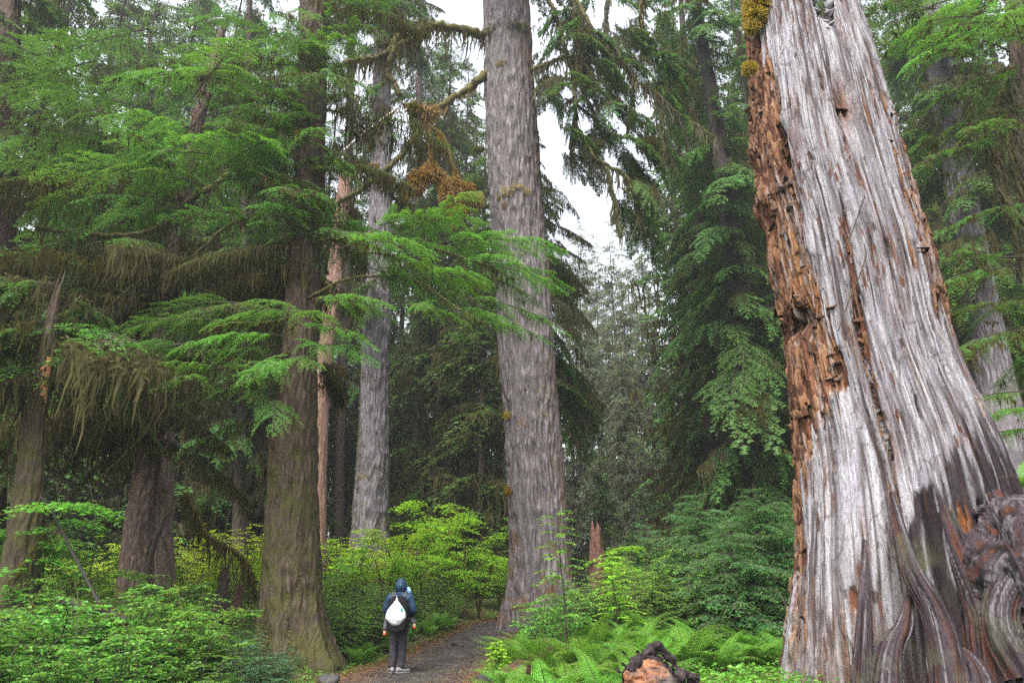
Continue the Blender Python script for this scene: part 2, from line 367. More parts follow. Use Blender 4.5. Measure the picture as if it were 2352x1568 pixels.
def bough_moss(seed, L, n, lo, hi, w, wid=.3, rise=.12, droop=.34, inner=.85):
    r = np.random.RandomState(seed + 900); g = G()
    cl = max(4, n // 9); t = r.uniform(.03, inner, cl); sd = r.uniform(-1, 1, cl) * wid * L * (1 - t) ** .7
    k = r.randint(0, cl, n); tt = np.clip(t[k] + r.normal(0, .03, n), .02, 1); yy = sd[k] + r.normal(0, .05, n)
    A = np.stack([L * tt * .97, yy, L * (rise * tt - droop * tt ** 2.1) - np.abs(yy) * .25], 1)
    strips(g, A, lo, hi, w, r)
    m = n // 2; q = r.randint(0, n, m); d = nrm(r.normal(size=(m, 3)) + [0, 0, -.5]); leaves(g, A[q] + r.normal(0, .035, (m, 3)), d, r.normal(size=(m, 3)), r.uniform(.05, .16, m), w * .9, 0)
    return g
TB = {}       # name -> list of (foliage mesh, moss mesh)
def reg(key, gs, mats, moss=None, mossmat_='moss'):
    TB[key] = [(g.mesh(key + '_bough', mats), (mo.mesh(key + '_moss', [M[mossmat_]]) if mo else None)) for g, mo in zip(gs, moss or [None] * len(gs))]
hm = [M['hemlock'], M['twig']]; hl = [M['hemlock_lit'], M['twig']]
reg('hem2', [bough_g(10 + i, 2.0) for i in range(3)], hm, [bough_moss(i, 2.0, 70, .1, .45, .03) for i in range(3)])
reg('hem3', [bough_g(20 + i, 3.2) for i in range(4)], hm, [bough_moss(20 + i, 3.2, 220, .1, .45, .032) for i in range(4)])
reg('hem5', [bough_g(30 + i, 4.8, wid=.30) for i in range(3)], hm, [bough_moss(30 + i, 4.8, 520, .08, .5, .032) for i in range(3)])
reg('lit2', [bough_g(40 + i, 1.8, wid=.44, droop=.34) for i in range(3)], hl, [bough_moss(40 + i, 1.8, 40, .08, .3, .025) for i in range(3)])
reg('lit3', [bough_g(50 + i, 3.0, wid=.42, droop=.34) for i in range(3)], hl, [bough_moss(50 + i, 3.0, 90, .1, .45, .03) for i in range(3)])
reg('mossy', [bough_g(60 + i, 3.8, wid=.34, twsp=.17, tlsp=.09, lfsp=.03, bare=.3, droop=.3) for i in range(4)], hm,
    [bough_moss(60 + i, 3.8, 1350, .06, .85, .032, wid=.36, inner=.97) for i in range(4)])
reg('fir', [bough_g(70 + i, 3.6, wid=.36, twsp=.145, tlsp=.06, lfsp=.035, lf=.10, lfw=.04, rise=-.02, droop=.40, tips=.3) for i in range(4)], [M['fir'], M['twig']],
    [bough_moss(70 + i, 3.6, 240, .2, 1.0, .045) for i in range(4)])
reg('spr', [bough_g(80 + i, 1.1, wid=.42, twsp=.085, tlsp=.06, lfsp=.022, lf=.04, lfw=.02, rise=.25, droop=.42, tips=1.0) for i in range(3)], [M['spruce'], M['twig']])
# far crowns: whole crowns in one mesh, made from coarse boughs
FB = [bough_g(100 + i, 4.2, wid=.32, twsp=.24, tlsp=.15, lfsp=None, rise=-.02, droop=.48, tips=.6, fat=1.7) for i in range(4)]
FM = [bough_moss(100 + i, 4.2, 90, .3, 1.7, .09) for i in range(4)]
def crown(seed, hgt, rad, n, z0=.12, top=1.0, mossn=.6, pw=.55, gappy=0.0):
    r = np.random.RandomState(seed); g = G(); mo = G(); zz = np.sort(r.rand(n))
    for i in range(n):
        q = zz[i]
        if gappy and vn(q * 9, seed, 0, 5) > 1 - gappy * 2: continue
        z = hgt * (z0 + (top - z0) * q); L = (rad * (1 - q) ** pw + .7) * r.uniform(.65, 1.15)
        az = r.uniform(0, 2 * PI); k = r.randint(4); R = rz(az) @ ry(r.uniform(-.15, .3)) @ rx(r.uniform(-.2, .2))
        g.merge(FB[k], R, (0, 0, z), L / 4.2)
        if r.rand() < mossn * (1 - .6 * q): mo.merge(FM[k], rz(az), (0, 0, z - .02), L / 4.2)
    return g, mo
CR = []
for i, (h, ra, n, z0, mn) in enumerate(((48, 5.4, 240, .08, .8), (56, 5.8, 260, .12, .7), (42, 5.0, 230, .05, .9), (50, 4.6, 220, .16, .7), (36, 4.8, 210, .03, .9), (46, 5.4, 230, .03, 1.0))):
    g, mo = crown(300 + i, h, ra, n, z0, 1.0, mn)
    gt = G(); P = np.array([[0, 0, -1], [0, 0, 1.0], [.05, 0, h * .3], [-.05, .05, h * .7], [0, 0, h]])
    tube(gt, smoothline(P, 20), np.interp(np.linspace(0, 1, 20), [0, .05, 1], [.62, .42, .03] if i < 5 else [.4, .26, .02]), 12, 0, lump=.12, seed=i)
    if i == 5: M_f, M_m = M['fir_hazed'], M['moss_pale']  # gap crown: haze painted in by paler needles and moss
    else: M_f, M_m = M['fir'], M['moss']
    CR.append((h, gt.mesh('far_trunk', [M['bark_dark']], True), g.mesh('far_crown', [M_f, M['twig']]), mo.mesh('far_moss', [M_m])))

def shrub_g(seed, h=1.1, nst=12, leaf=.065, kind_='ov', spread=.8, dens=1.0, tipy=.35):
    r = np.random.RandomState(seed); g = G(); B = []; D = []; Tp = []
    for i in range(nst):
        az = r.uniform(0, 2 * PI); hh = h * r.uniform(.55, 1.1); sp = spread * r.uniform(.15, 1) * h * .8
        q = np.linspace(0, 1, 8); x = sp * q ** 1.3; z = hh * (q * 1.15 - .22 * q ** 3)
        b0 = r.uniform(-.12, .12, 2) * h
        P = np.stack([b0[0] + np.cos(az) * x, b0[1] + np.sin(az) * x, z], 1) + r.normal(0, .012 * h, (8, 3)) * q[:, None]
        tube(g, P, np.linspace(.009, .003, 8) * h, 4, 1, cap=False)
        for j in range(int(11 * dens)):
            t = r.uniform(.22, 1.0); p = np.array([np.interp(t, q, P[:, k]) for k in range(3)])
            a2 = az + r.choice([-1, 1]) * r.uniform(.5, 1.4); l = h * r.uniform(.16, .38) * (1.25 - .6 * t)
            m = max(4, int(l / (leaf * .42))); w = np.linspace(.12, 1, m)
            T = p + np.stack([np.cos(a2) * l * w, np.sin(a2) * l * w, l * (.22 * w - .25 * w * w)], 1)
            tube(g, T, .0022 * h, 3, 1, cap=False)
            sd = np.where(np.arange(m) % 2, 1, -1); c = a2 + sd * np.radians(58 + r.uniform(-15, 15, m)); c[-1] = a2
            B.append(T); D.append(np.stack([np.cos(c), np.sin(c), r.uniform(-.35, .2, m)], 1)); Tp.append(w * t)
    B = np.concatenate(B); D = np.concatenate(D); Tp = np.concatenate(Tp); n = len(B)
    nn = nrm(np.stack([r.normal(0, .3, n), r.normal(0, .3, n), np.ones(n)], 1))
    tp = tipy * sst(.6, 1, Tp) * r.rand(n)
    if kind_ == 'ov': ovates(g, B, D, nn, leaf * r.uniform(.6, 1.15, n), leaf * .55, 0, tp)
    elif kind_ == 'mp': maples(g, B, D, nn, leaf * r.uniform(.5, 1.0, n), 0, tp)
    else: leaves(g, B, D, nn, leaf * r.uniform(.7, 1.2, n), leaf * .55, 0, tp)
    return g
def layered_g(seed, h=3.2, leaf=.075, rad=1.7, nst=4, mossy=True):
    """Vine maple: a few crooked mossy stems that arch over and carry flat layers of leaves."""
    r = np.random.RandomState(seed); g = G(); B = []; D = []; Tp = []; mo = G()
    for i in range(nst):
        az = 2 * PI * i / nst + r.uniform(-.5, .5); sp = rad * r.uniform(.4, 1); hh = h * r.uniform(.6, 1)
        q = np.linspace(0, 1, 16); P = np.stack([np.cos(az) * sp * q ** 1.4, np.sin(az) * sp * q ** 1.4, hh * (1.5 * q - .55 * q * q)], 1)
        P += np.cumsum(r.normal(0, .022 * h, (16, 3)), 0) * q[:, None] * .6
        tube(g, P, np.linspace(.03, .006, 16), 6, 1)
        fuzz(mo, P[:11], np.linspace(.03, .012, 11), 500, .05, .012, r)
        strips(mo, P[r.randint(2, 12, 40)] + r.normal(0, .04, (40, 3)), .06, .3, .03, r)
        for j in range(15):
            t = r.uniform(.3, 1.0); p = np.array([np.interp(t, q, P[:, k]) for k in range(3)])
            a2 = az + r.normal(0, 1.0); l = rad * r.uniform(.25, .6); m = int(l / .06); w = np.linspace(.1, 1, m)
            T = p + np.stack([np.cos(a2) * l * w, np.sin(a2) * l * w, l * (.15 * w - .3 * w * w)], 1); tube(g, T, .004, 3, 1, cap=False)
            for sdd in (1, -1):
                for k in range(2):
                    c = a2 + sdd * np.radians(70 + r.uniform(-25, 25, m)); ln = l * .28 * r.rand(m)
                    bb = T + np.stack([np.cos(c) * ln, np.sin(c) * ln, -.15 * ln + r.normal(0, .03, m)], 1)
                    B.append(bb); D.append(np.stack([np.cos(c), np.sin(c), r.uniform(-.5, .05, m)], 1)); Tp.append(r.rand(m) * t)
    B = np.concatenate(B); D = np.concatenate(D); Tp = np.concatenate(Tp); n = len(B)
    nn = nrm(np.stack([r.normal(0, .22, n), r.normal(0, .22, n), np.ones(n)], 1))
    maples(g, B, D, nn, leaf * r.uniform(.55, 1.0, n), 0, .5 * sst(.4, 1, Tp))
    return g, mo
def fern_g(seed, L=.85, nfr=10, k=19, wid=.17, pin=6, arch=.9, narrow=False):
    r = np.random.RandomState(seed); g = G()
    for i in range(nfr):
        az = 2 * PI * i / nfr + r.uniform(-.35, .35); l = L * r.uniform(.7, 1.1); el = math.radians(r.uniform(48, 78)); bend = arch * r.uniform(.8, 1.25)
        n = k + 4; q = np.linspace(0, 1, n); a = el - bend * 1.35 * q ** 1.2; st = l / (n - 1)
        X = np.concatenate([[0], np.cumsum(np.cos(a[:-1]) * st)]); Z = np.concatenate([[0], np.cumsum(np.sin(a[:-1]) * st)])
        ca, sa = math.cos(az), math.sin(az)
        P = np.stack([X * ca, X * sa, Z], 1); T = nrm(np.gradient(P, axis=0)); S = np.array([-sa, ca, 0.0]); Nn = np.cross(T, S); Nn *= np.sign(Nn[:, 2:3] + 1e-6)
        tube(g, P, np.linspace(.004, .0012, n), 3, 1, cap=False)
        qs = q[4:]; w = wid * l * np.sin(np.clip((qs - .08) / .92, 0, 1) ** .62 * PI * .98) ** .8 + .006
        if narrow: w = wid * l * (1 - qs) ** .5 * .6 + .004
        for sd in (1, -1):
            d = nrm(S * sd + T[4:] * .42 - np.array([0, 0, .22])); b = P[4:]
            if narrow:
                leaves(g, b, d, Nn[4:], w, .022, 0, .25 * qs ** 3, .35); continue
            j = np.repeat(np.arange(len(b)), pin); t = np.tile((np.arange(pin) + .4) / pin, len(b))
            bb = b[j] + d[j] * (w[j] * t)[:, None] - np.array([0, 0, .12]) * (w[j] * t * t)[:, None]
            for s2 in (1, -1):
                fwd = np.cross(Nn[4:][j], d[j]) * s2
                dd = nrm(fwd + d[j] * .75)
                leaves(g, bb, dd, Nn[4:][j] + r.normal(0, .15, (len(bb), 3)), np.maximum(.010, w[j] * .30 * (1 - t * .75)), w[j] / pin * .95, 0, .35 * qs[j] ** 3 * r.rand(len(bb)), .4)
            leaves(g, b + d * (w * .85)[:, None], d, Nn[4:], w * .18, w * .06 + .003, 0, .3 * qs ** 2)
    return g
def regs(key, gs, mats): TB[key] = [g.mesh(key + '_plant', mats) for g in gs]
regs('thicket', [shrub_g(400 + i, 1.15, 13, .085, 'ov', dens=1.1) for i in range(4)], [M['shrub'], M['twig']])
regs('huck', [shrub_g(420 + i, .95, 14, .036, 'ov', dens=1.5, tipy=.25) for i in range(3)], [M['huck'], M['twig']])
regs('bush', [shrub_g(440 + i, 1.3, 15, .055, 'lf', dens=1.2) for i in range(4)], [M['bush'], M['twig']])
regs('yellow', [shrub_g(460 + i, 2.6, 15, .12, 'lf', dens=1.3, spread=.9) for i in range(3)], [M['yellow'], M['twig']])
regs('fern', [fern_g(480 + i) for i in range(4)], [M['fern'], M['twig']])
regs('sword', [fern_g(500 + i, 1.0, 16, 34, .16, narrow=True, arch=.7) for i in range(2)], [M['fern'], M['twig']])
TB['vine'] = []
for i in range(4):
    g, mo = layered_g(520 + i); TB.setdefault('vinegreen', []).append((g.mesh('vine_maple_plant', [M['maple_green'], M['limb']]), mo.mesh('vine_maple_moss', [M['moss_green']]))); TB['vine'].append((g.mesh('vine_maple_plant', [M['maple'], M['limb']]), mo.mesh('vine_maple_moss', [M['moss_green']])))
# ---------------------------------------------------------------- ground, trail, sky
PY = [-30, -8, 0, 5, 9, 13, 14.6, 17, 20, 22.5, 25, 30, 40]; PX = [.5, .2, -.3, -1.0, -1.65, -1.95, -1.9, -1.45, -.85, -.35, .3, 2.2, 6.0]
PW = [1.3, 1.3, 1.3, 1.3, 1.3, 1.33, 1.33, 1.15, .95, .8, .75, .7, .7]
def pc(y): return np.interp(y, PY, PX)
def pw(y): return np.interp(y, PY, PW)
def gh(x, y):
    x = np.asarray(x, float); y = np.asarray(y, float)
    z = .55 * sst(15, 23, y) + .75 * sst(23, 60, y)
    d = np.abs(x - pc(y)) - pw(y)
    z = z + .28 * sst(.1, 2.6, -(x - pc(y)) - pw(y)) + .50 * sst(0, 2.2, (x - pc(y)) - pw(y)) * (1 - .7 * sst(17, 26, y))
    off = sst(-.1, 1.2, d)
    z = z + off * (.13 * fbm(x * .55, y * .55, 0, 3) + .05 * fbm(x * 2.2, y * 2.2, 0, 5)) - .03 * (1 - sst(-.4, .1, d))
    return z
def g1(x, y): return float(gh(np.array([x]), np.array([y]))[0])

def axis(fine0, fine1, step, far0, far1):
    a = np.arange(fine0, fine1 + 1e-6, step)
    up = [fine1]; s = step
    while up[-1] < far1: s *= 1.25; up.append(min(far1, up[-1] + s))
    dn = [fine0]; s = step
    while dn[-1] > far0: s *= 1.25; dn.append(max(far0, dn[-1] - s))
    return np.concatenate([dn[:0:-1], a, up[1:]])
xs = axis(-14, 14, .16, -170, 170); ys = axis(-4, 32, .16, -45, 200)
X, Y_ = np.meshgrid(xs, ys); Z = gh(X, Y_)
g = G(); nx, ny = len(xs), len(ys); i = np.arange(ny - 1)[:, None] * nx; j = np.arange(nx - 1)[None]
g.add(np.stack([X, Y_, Z], -1).reshape(-1, 3), np.stack([i + j, i + j + 1, i + nx + j + 1, i + nx + j], -1).reshape(-1, 4))
def soil():
    m, nt, out = mat('forest_floor'); n = N(nt); co = n('TexCoord').outputs['Object']
    a = n('TexNoise', i={'Vector': co, 'Scale': 1.2, 'Detail': 6.0, 'Roughness': .7}).outputs['Fac']
    b = n('TexNoise', i={'Vector': co, 'Scale': 35.0, 'Detail': 4.0, 'Roughness': .7}).outputs['Fac']
    c = n.ramp(b, [(.3, (.022, .014, .009)), (.55, (.065, .038, .022)), (.8, (.15, .085, .05))])
    c = n.mix(n.ramp(a, [(.45, (0, 0, 0)), (.6, (1, 1, 1))]), c, n.ramp(b, [(.3, (.015, .03, .006)), (.75, (.06, .09, .015))]))
    bp = n('Bump', i={'Height': b, 'Strength': .8, 'Distance': .03})
    p = n('BsdfPrincipled', i={'Base Color': c, 'Roughness': .95, 'Specular IOR Level': .15, 'Normal': bp.outputs[0]})
    nt.links.new(p.outputs[0], out.inputs[0]); return m
kind(obj('ground', g.mesh('ground', [soil()], True)), 'structure')
def gravel():
    m, nt, out = mat('trail_gravel'); n = N(nt); tc = n('TexCoord'); co = tc.outputs['Object']
    e = n('Attribute', attribute_name='tip').outputs['Fac']
    vo = n('TexVoronoi', feature='F1', i={'Vector': co, 'Scale': 42.0}); vo2 = n('TexVoronoi', feature='F1', i={'Vector': co, 'Scale': 95.0})
    a = n('TexNoise', i={'Vector': co, 'Scale': 1.6, 'Detail': 5.0, 'Roughness': .65}).outputs['Fac']
    b = n('TexNoise', i={'Vector': co, 'Scale': 30.0, 'Detail': 5.0, 'Roughness': .75}).outputs['Fac']
    c = n.ramp(vo.outputs['Color'], [(.2, (.018, .014, .012)), (.6, (.040, .033, .029)), (.95, (.10, .088, .08))])
    c = n.mix(.5, c, n.ramp(vo2.outputs['Color'], [(.2, (.02, .016, .014)), (.9, (.062, .052, .046))]))
    c = n.mix(n.math('MULTIPLY', n.ramp(a, [(.45, (0, 0, 0)), (.65, (1, 1, 1))]), .6), c, (.030, .024, .021))
    gn = n('TexNoise', i={'Vector': co, 'Scale': .9, 'Detail': 4.0}).outputs['Fac']
    c = n.mix(n.math('MULTIPLY', n.ramp(gn, [(.52, (0, 0, 0)), (.68, (1, 1, 1))]), .35), c, (.055, .065, .025))
    lit = n.ramp(b, [(.3, (.04, .022, .014)), (.55, (.10, .055, .032)), (.8, (.20, .11, .06))])
    k = n.math('ADD', e, n.math('MULTIPLY_ADD', a, 1.3, -.75))
    k = n.math('ADD', k, n.math('MULTIPLY_ADD', b, .8, -.4))
    dm = n('TexNoise', i={'Vector': co, 'Scale': 2.6, 'Detail': 6.0, 'Roughness': .7, 'Distortion': .4}).outputs['Fac']
    c = n.mix(n.math('MULTIPLY', n.ramp(dm, [(.46, (0, 0, 0)), (.58, (1, 1, 1))]), .75), c, (.012, .009, .008)); c = n.mix(n.math('MULTIPLY', n.ramp(dm, [(.30, (1, 1, 1)), (.42, (0, 0, 0))]), .5), c, (.085, .074, .066))
    c = n.mix(n.ramp(k, [(.45, (0, 0, 0)), (.85, (1, 1, 1))]), c, lit)
    hgt = n.math('ADD', n.math('MULTIPLY', vo.outputs['Distance'], -1.0), b)
    bp = n('Bump', i={'Height': hgt, 'Strength': .8, 'Distance': .025})
    p = n('BsdfPrincipled', i={'Base Color': c, 'Roughness': .8, 'Specular IOR Level': .3, 'Normal': bp.outputs[0]})
    nt.links.new(p.outputs[0], out.inputs[0]); return m
yy = np.arange(-20, 36, .14); q = np.linspace(-1, 1, 27); g = G()
U, V_ = np.meshgrid(q, yy); wv = 1 + .10 * fbm(V_ * .8, np.sign(U) * 7.0, 0, 11)
PXX = pc(V_) + U * pw(V_) * wv
PZ = gh(PXX, V_) + .035 * (1 - np.abs(U) ** 6) - .02 + .012 * fbm(PXX * 2.5, V_ * 2.5, 0, 8)
n_ = len(q); i = np.arange(len(yy) - 1)[:, None] * n_; j = np.arange(n_ - 1)[None]
g.add(np.stack([PXX, V_, PZ], -1).reshape(-1, 3), np.stack([i + j, i + j + 1, i + n_ + j + 1, i + n_ + j], -1).reshape(-1, 4), 0,
      (sst(.45, 1.0, np.abs(U)) * .9 + .25 * (U < 0) * sst(.1, .9, -U)).reshape(-1))
kind(obj('path', g.mesh('path', [gravel()], True)), 'structure')

# loose stones and fallen needles on the trail
r = np.random.RandomState(5); g = G(); n = 2600
y = 12.4 + 14 * r.rand(n) ** 1.4; x = pc(y) + pw(y) * r.uniform(-.95, .95, n); z = gh(x, y) + .012
sz = r.uniform(.006, .02, n) * np.where(r.rand(n) < .04, 2.0, 1)
CUBE = np.array([[a, b, c] for a in (-1, 1) for b in (-1, 1) for c in (-1, 1)], float)
V = CUBE[None] * sz[:, None, None] * r.uniform(.55, 1.2, (n, 8, 1)) * [1, 1, .6]; a = r.uniform(0, PI, n)
V = np.stack([V[..., 0] * np.cos(a)[:, None] - V[..., 1] * np.sin(a)[:, None], V[..., 0] * np.sin(a)[:, None] + V[..., 1] * np.cos(a)[:, None], V[..., 2]], -1) + np.stack([x, y, z], -1)[:, None]
FQ = np.array([[0, 1, 3, 2], [4, 6, 7, 5], [0, 4, 5, 1], [2, 3, 7, 6], [0, 2, 6, 4], [1, 5, 7, 3]])
g.add(V.reshape(-1, 3), (np.arange(n)[:, None, None] * 8 + FQ).reshape(-1, 4))
M['stone'] = plain('grey_stone', (.032, .029, .027), .8, .3, .5, 6)
kind(obj('gravel', g.mesh('gravel', [M['stone']])), 'stuff')
g = G(); n = 24000
y = 12.4 + 13 * r.rand(n); sd = r.choice([-1, 1], n, p=[.62, .38]); x = pc(y) + sd * pw(y) * (1.10 - np.abs(r.normal(0, .36, n))); z = gh(x, y) + .028
a = r.uniform(0, 2 * PI, n); leaves(g, np.stack([x, y, z], 1), np.stack([np.cos(a), np.sin(a), r.normal(0, .15, n)], 1), np.array([[0, 0, 1.0]]), r.uniform(.02, .09, n), r.uniform(.004, .014, n))
M['litter'] = mossmat('fallen_needles', (.07, .032, .016), (.15, .07, .032), (.27, .15, .07), .1)
kind(obj('leaf_litter', g.mesh('leaf_litter', [M['litter']])), 'stuff')
# low ground cover: uncountable small leaves close to the soil
g = G(); n = 150000
y = 6 + 26 * r.rand(n) ** 1.25; x = (r.rand(n) * 2 - 1) * (y * .86 + 1.5); d = np.abs(x - pc(y)) - pw(y)
keep = (d > -.02 + .25 * fbm(x * 1.5, y * 1.5, 0, 12)) & (fbm(x * .7, y * .7, 0, 15) + r.rand(n) * .7 > .05); x, y = x[keep], y[keep]; n = len(x)
d = np.abs(x - pc(y)) - pw(y)
hh = (.05 + .26 * sst(0, 1.2, d) * (.5 + .5 * fbm(x * 1.3, y * 1.3, 0, 14))) * r.rand(n)
a = r.uniform(0, 2 * PI, n); lf = r.uniform(.03, .075, n)
ovates(g, np.stack([x, y, gh(x, y) + hh], 1), np.stack([np.cos(a), np.sin(a), r.uniform(-.3, .4, n)], 1), nrm(np.stack([r.normal(0, .35, n), r.normal(0, .35, n), np.ones(n)], 1)), lf, lf * .7, 0, r.rand(n) ** 3 * .6)
kind(obj('undergrowth', g.mesh('undergrowth', [M['cover']])), 'stuff')
# ---------------------------------------------------------------- trees
class Trunk:
    """Trunk measured from its two edges in the photograph: rows of (left, right, height in the picture) at distance Y."""
    def __init__(s, rows, Y, ztop=None, rtop=.1):
        rows = sorted(rows, key=lambda a: -a[2]); s.Y = Y; P = []
        for l, r_, v in rows:
            c = at((l + r_) / 2, v, Y); P.append((c.z, c.x, (r_ - l) / 2 * mpp((l + r_) / 2, v, Y)))
        P = np.array(P); s.gz = g1(P[0, 1], Y)
        if P[0, 0] > s.gz - .25:
            k = (P[1] - P[0]) / (P[1, 0] - P[0, 0]); dz = s.gz - .25 - P[0, 0]; n = P[0] + k * dz
            n[2] = min(n[2], P[0, 2] * 1.5); P = np.vstack([n, P])
        if ztop:
            k = (P[-1] - P[-3]) / (P[-1, 0] - P[-3, 0]); n = P[-1] + k * (ztop - P[-1, 0]); n[2] = rtop; P = np.vstack([P, n])
        s.P = P; s.base = Vector((float(np.interp(s.gz, P[:, 0], P[:, 1])), Y, s.gz)); s.top = P[-1, 0]
    def c(s, z): return np.array([np.interp(z, s.P[:, 0], s.P[:, 1]), s.Y, z])
    def rad(s, z): return float(np.interp(z, s.P[:, 0], s.P[:, 2]))
    def mesh(s, name, m, seg=64, ring=160, ridge=.03, freq=9.0, zf=.35, flare=0, nfl=6, seed=0, zmax=None, jag=0.0, lump=.09):
        z0, z1 = s.P[0, 0], min(s.top, zmax or 1e9); zz = z0 + (z1 - z0) * np.linspace(0, 1, ring) ** 1.25
        # smooth the measured profile
        cx = np.interp(zz, s.P[:, 0], s.P[:, 1]); rr = np.interp(zz, s.P[:, 0], s.P[:, 2])
        for _ in range(4):
            cx[1:-1] = .5 * cx[1:-1] + .25 * (cx[:-2] + cx[2:]); rr[1:-1] = .5 * rr[1:-1] + .25 * (rr[:-2] + rr[2:])
        th = np.arange(seg) * 2 * PI / seg; T, Zg = np.meshgrid(th, zz); R0 = rr[:, None] + 0 * T; rm = float(rr.mean())
        ux, uy = np.cos(T), np.sin(T)
        r1 = 1 - np.abs(vn(ux * rm * freq, uy * rm * freq, Zg * freq * zf, seed)); r2 = 1 - np.abs(vn(ux * rm * freq * 2.3, uy * rm * freq * 2.3, Zg * freq * zf * 1.6, seed + 3))
        dr = ridge * (r1 * 1.2 + r2 * .6 - 1.1) + lump * R0 * fbm(ux * 1.3, uy * 1.3, Zg * .35, seed + 7)
        if flare:
            low = np.exp(-np.maximum(Zg - s.gz, 0) / .9); dr = dr + flare * low * (.5 + .9 * np.cos(T * nfl + 1.5 * vn(ux * 2, uy * 2, 0 * T, seed + 9) + seed))
        R = np.maximum(R0 + dr, .01)
        Vx = np.stack([cx[:, None] + R * ux, s.Y + R * uy, Zg], -1)
        if jag: 
            top = sst(.965, 1, np.linspace(0, 1, ring))[:, None]; Vx[..., 2] += top * jag * (vn(ux * 4, uy * 4, 0 * T, seed + 21) + .6 * cell(T * 5, 0 * T, 0 * T, seed))
        Vx = Vx - np.array(s.base)
        i = np.arange(ring - 1)[:, None] * seg; j = np.arange(seg)[None]; k = (j + 1) % seg
        g = G(); g.add(Vx.reshape(-1, 3), np.stack([i + j, i + k, i + seg + k, i + seg + j], -1).reshape(-1, 4))
        c0 = len(zz) * seg; cap = np.array([[cx[-1] - s.base.x, 0, z1 - s.gz - .15]])
        e = (ring - 1) * seg + np.arange(seg); g.v.append(cap); g.a.append(np.zeros(1)); g.n += 1
        g.f.append(np.stack([e[::2], e[1::2], np.roll(e, -2)[::2], np.full(seg // 2, c0)], -1)); g.m.append(np.zeros(seg // 2, np.int32))
        return g.mesh(name, [m], True)
    def surf(s, az, z, k=.95):
        c = s.c(z); r_ = s.rad(z) * k
        return np.array([c[0] + math.cos(az) * r_, s.Y + math.sin(az) * r_, z]) - np.array(s.base)

def tree(name, label, T, m, cat='tree', group=None, **kw):
    o = thing(name, label, cat, T.base, None, group)
    obj('trunk', T.mesh(name + '_trunk', m, **kw), o)
    return o
RB = random.Random(42)
def put_bough(root, key, p, az, pitch=0.0, scale=1.0, roll=0.0, idx=None, moss=1.0, name='bough'):
    fm, mm = RB.choice(TB[key]) if idx is None else TB[key][idx]
    b = obj(name, fm, root, p, (roll + RB.uniform(-.28, .28), -pitch, az), scale)
    if mm and RB.random() < moss:          # moss hangs plumb whatever the tilt of its bough
        h = obj('hanging_moss_clumps', mm, b); Rm = b.rotation_euler.to_matrix(); Mh = Rm.copy(); Mh.col[2] = Vector((0, 0, 1)); h.matrix_parent_inverse = (Rm.inverted() @ Mh).to_4x4()
    return b
def mossy_limb(root, T, px, r0, r1, moss='moss', n=60, lo=.15, hi=.6, w=.035, fz=400, name='branch', fmat='moss_green', Y=None, matl='limb', dy=0.0, sides=7, fl=.07):
    """A limb along picture points px; Y (or the trunk's distance) +dy towards its end."""
    Y = Y or T.Y; n_ = len(px)
    P = np.array([at(u, v, Y + dy * k / max(1, n_ - 1)) for k, (u, v) in enumerate(px)]) - np.array(root.location)
    P = smoothline(P, max(14, n_ * 6)); R = np.linspace(r0, r1, len(P)); rr = np.random.RandomState(int(abs(px[0][0] * 7 + px[-1][1])))
    P[1:-1] += rr.normal(0, r0 * .22, P[1:-1].shape)
    g = G(); tube(g, P, R, sides, 0, lump=.35, seed=int(px[0][0])); b = obj(name, g.mesh('limb', [M[matl]], True), root)
    if n or fz:
        mo = G(); k = rr.randint(1, len(P), n); f = rr.rand(n, 1); A = P[k - 1] * (1 - f) + P[k] * f - np.array([0, 0, 1]) * R[k][:, None] * .6
        # strands gather in clumps
        A[:, :2] += rr.normal(0, .03, (n, 2)); strips(mo, A, lo, hi, w, rr, 0)
        if fz: fuzz(mo, P, R, fz, fl, .016, rr, 1)
        obj('hanging_moss_clumps', mo.mesh('limb_moss', [M[moss], M[fmat]]), b)
    return b
def moss_tuft(root, p, size, m='moss_gold', n=500, name='moss_tuft', hang=.5):
    rr = np.random.RandomState(int(abs(p[2] * 991 + p[0] * 77)) % 99999); g = G()
    d = nrm(rr.normal(size=(n, 3))); b = np.asarray(p) + d * size * rr.uniform(.3, .8, (n, 1)) * [1, .8, .9]
    leaves(g, b, d + [0, 0, -hang], nrm(rr.normal(size=(n, 3))), size * rr.uniform(.25, .7, n), size * .09, 0)
    return obj(name, g.mesh(name, [M[m]]), root)
def pt(root, u, v, Y): return np.array(at(u, v, Y)) - np.array(root.location)

# --- T1: the dark mossy trunk beside the trail
T1 = Trunk([(604, 776, 1548), (607, 745, 1450), (611, 735, 1380), (615, 727, 1200), (628, 725, 1000), (652, 723, 800), (668, 733, 600), (682, 742, 400), (688, 747, 200), (690, 747, 0)], 14.8, 27)
t1 = tree('mossy_trunk_tree', 'dark moss-coated thick conifer trunk flaring at the edge of the gravel trail', T1, M['bark_mossy'], seg=120, ring=260, ridge=.085, freq=8, flare=.16, nfl=5, seed=3)
rr = np.random.RandomState(8); g = G(); n = 5200
z = T1.gz + .1 + 8 * rr.rand(n) ** 1.6; az = rr.uniform(PI, 2 * PI, n); kk = fbm(np.cos(az) * 3, np.sin(az) * 3, z * 1.1, 31) + .25 * rr.rand(n) > .12
P = np.array([T1.surf(a, zz, 1.0) for a, zz in zip(az[kk], z[kk])]); d = np.stack([np.cos(az[kk]), np.sin(az[kk]), -np.ones(kk.sum()) * .7], 1)
leaves(g, P, d + rr.normal(0, .3, d.shape), rr.normal(size=d.shape), rr.uniform(.03, .09, len(P)), .018, 0)
obj('moss_coat', g.mesh('moss_coat', [M['moss_green']]), t1)
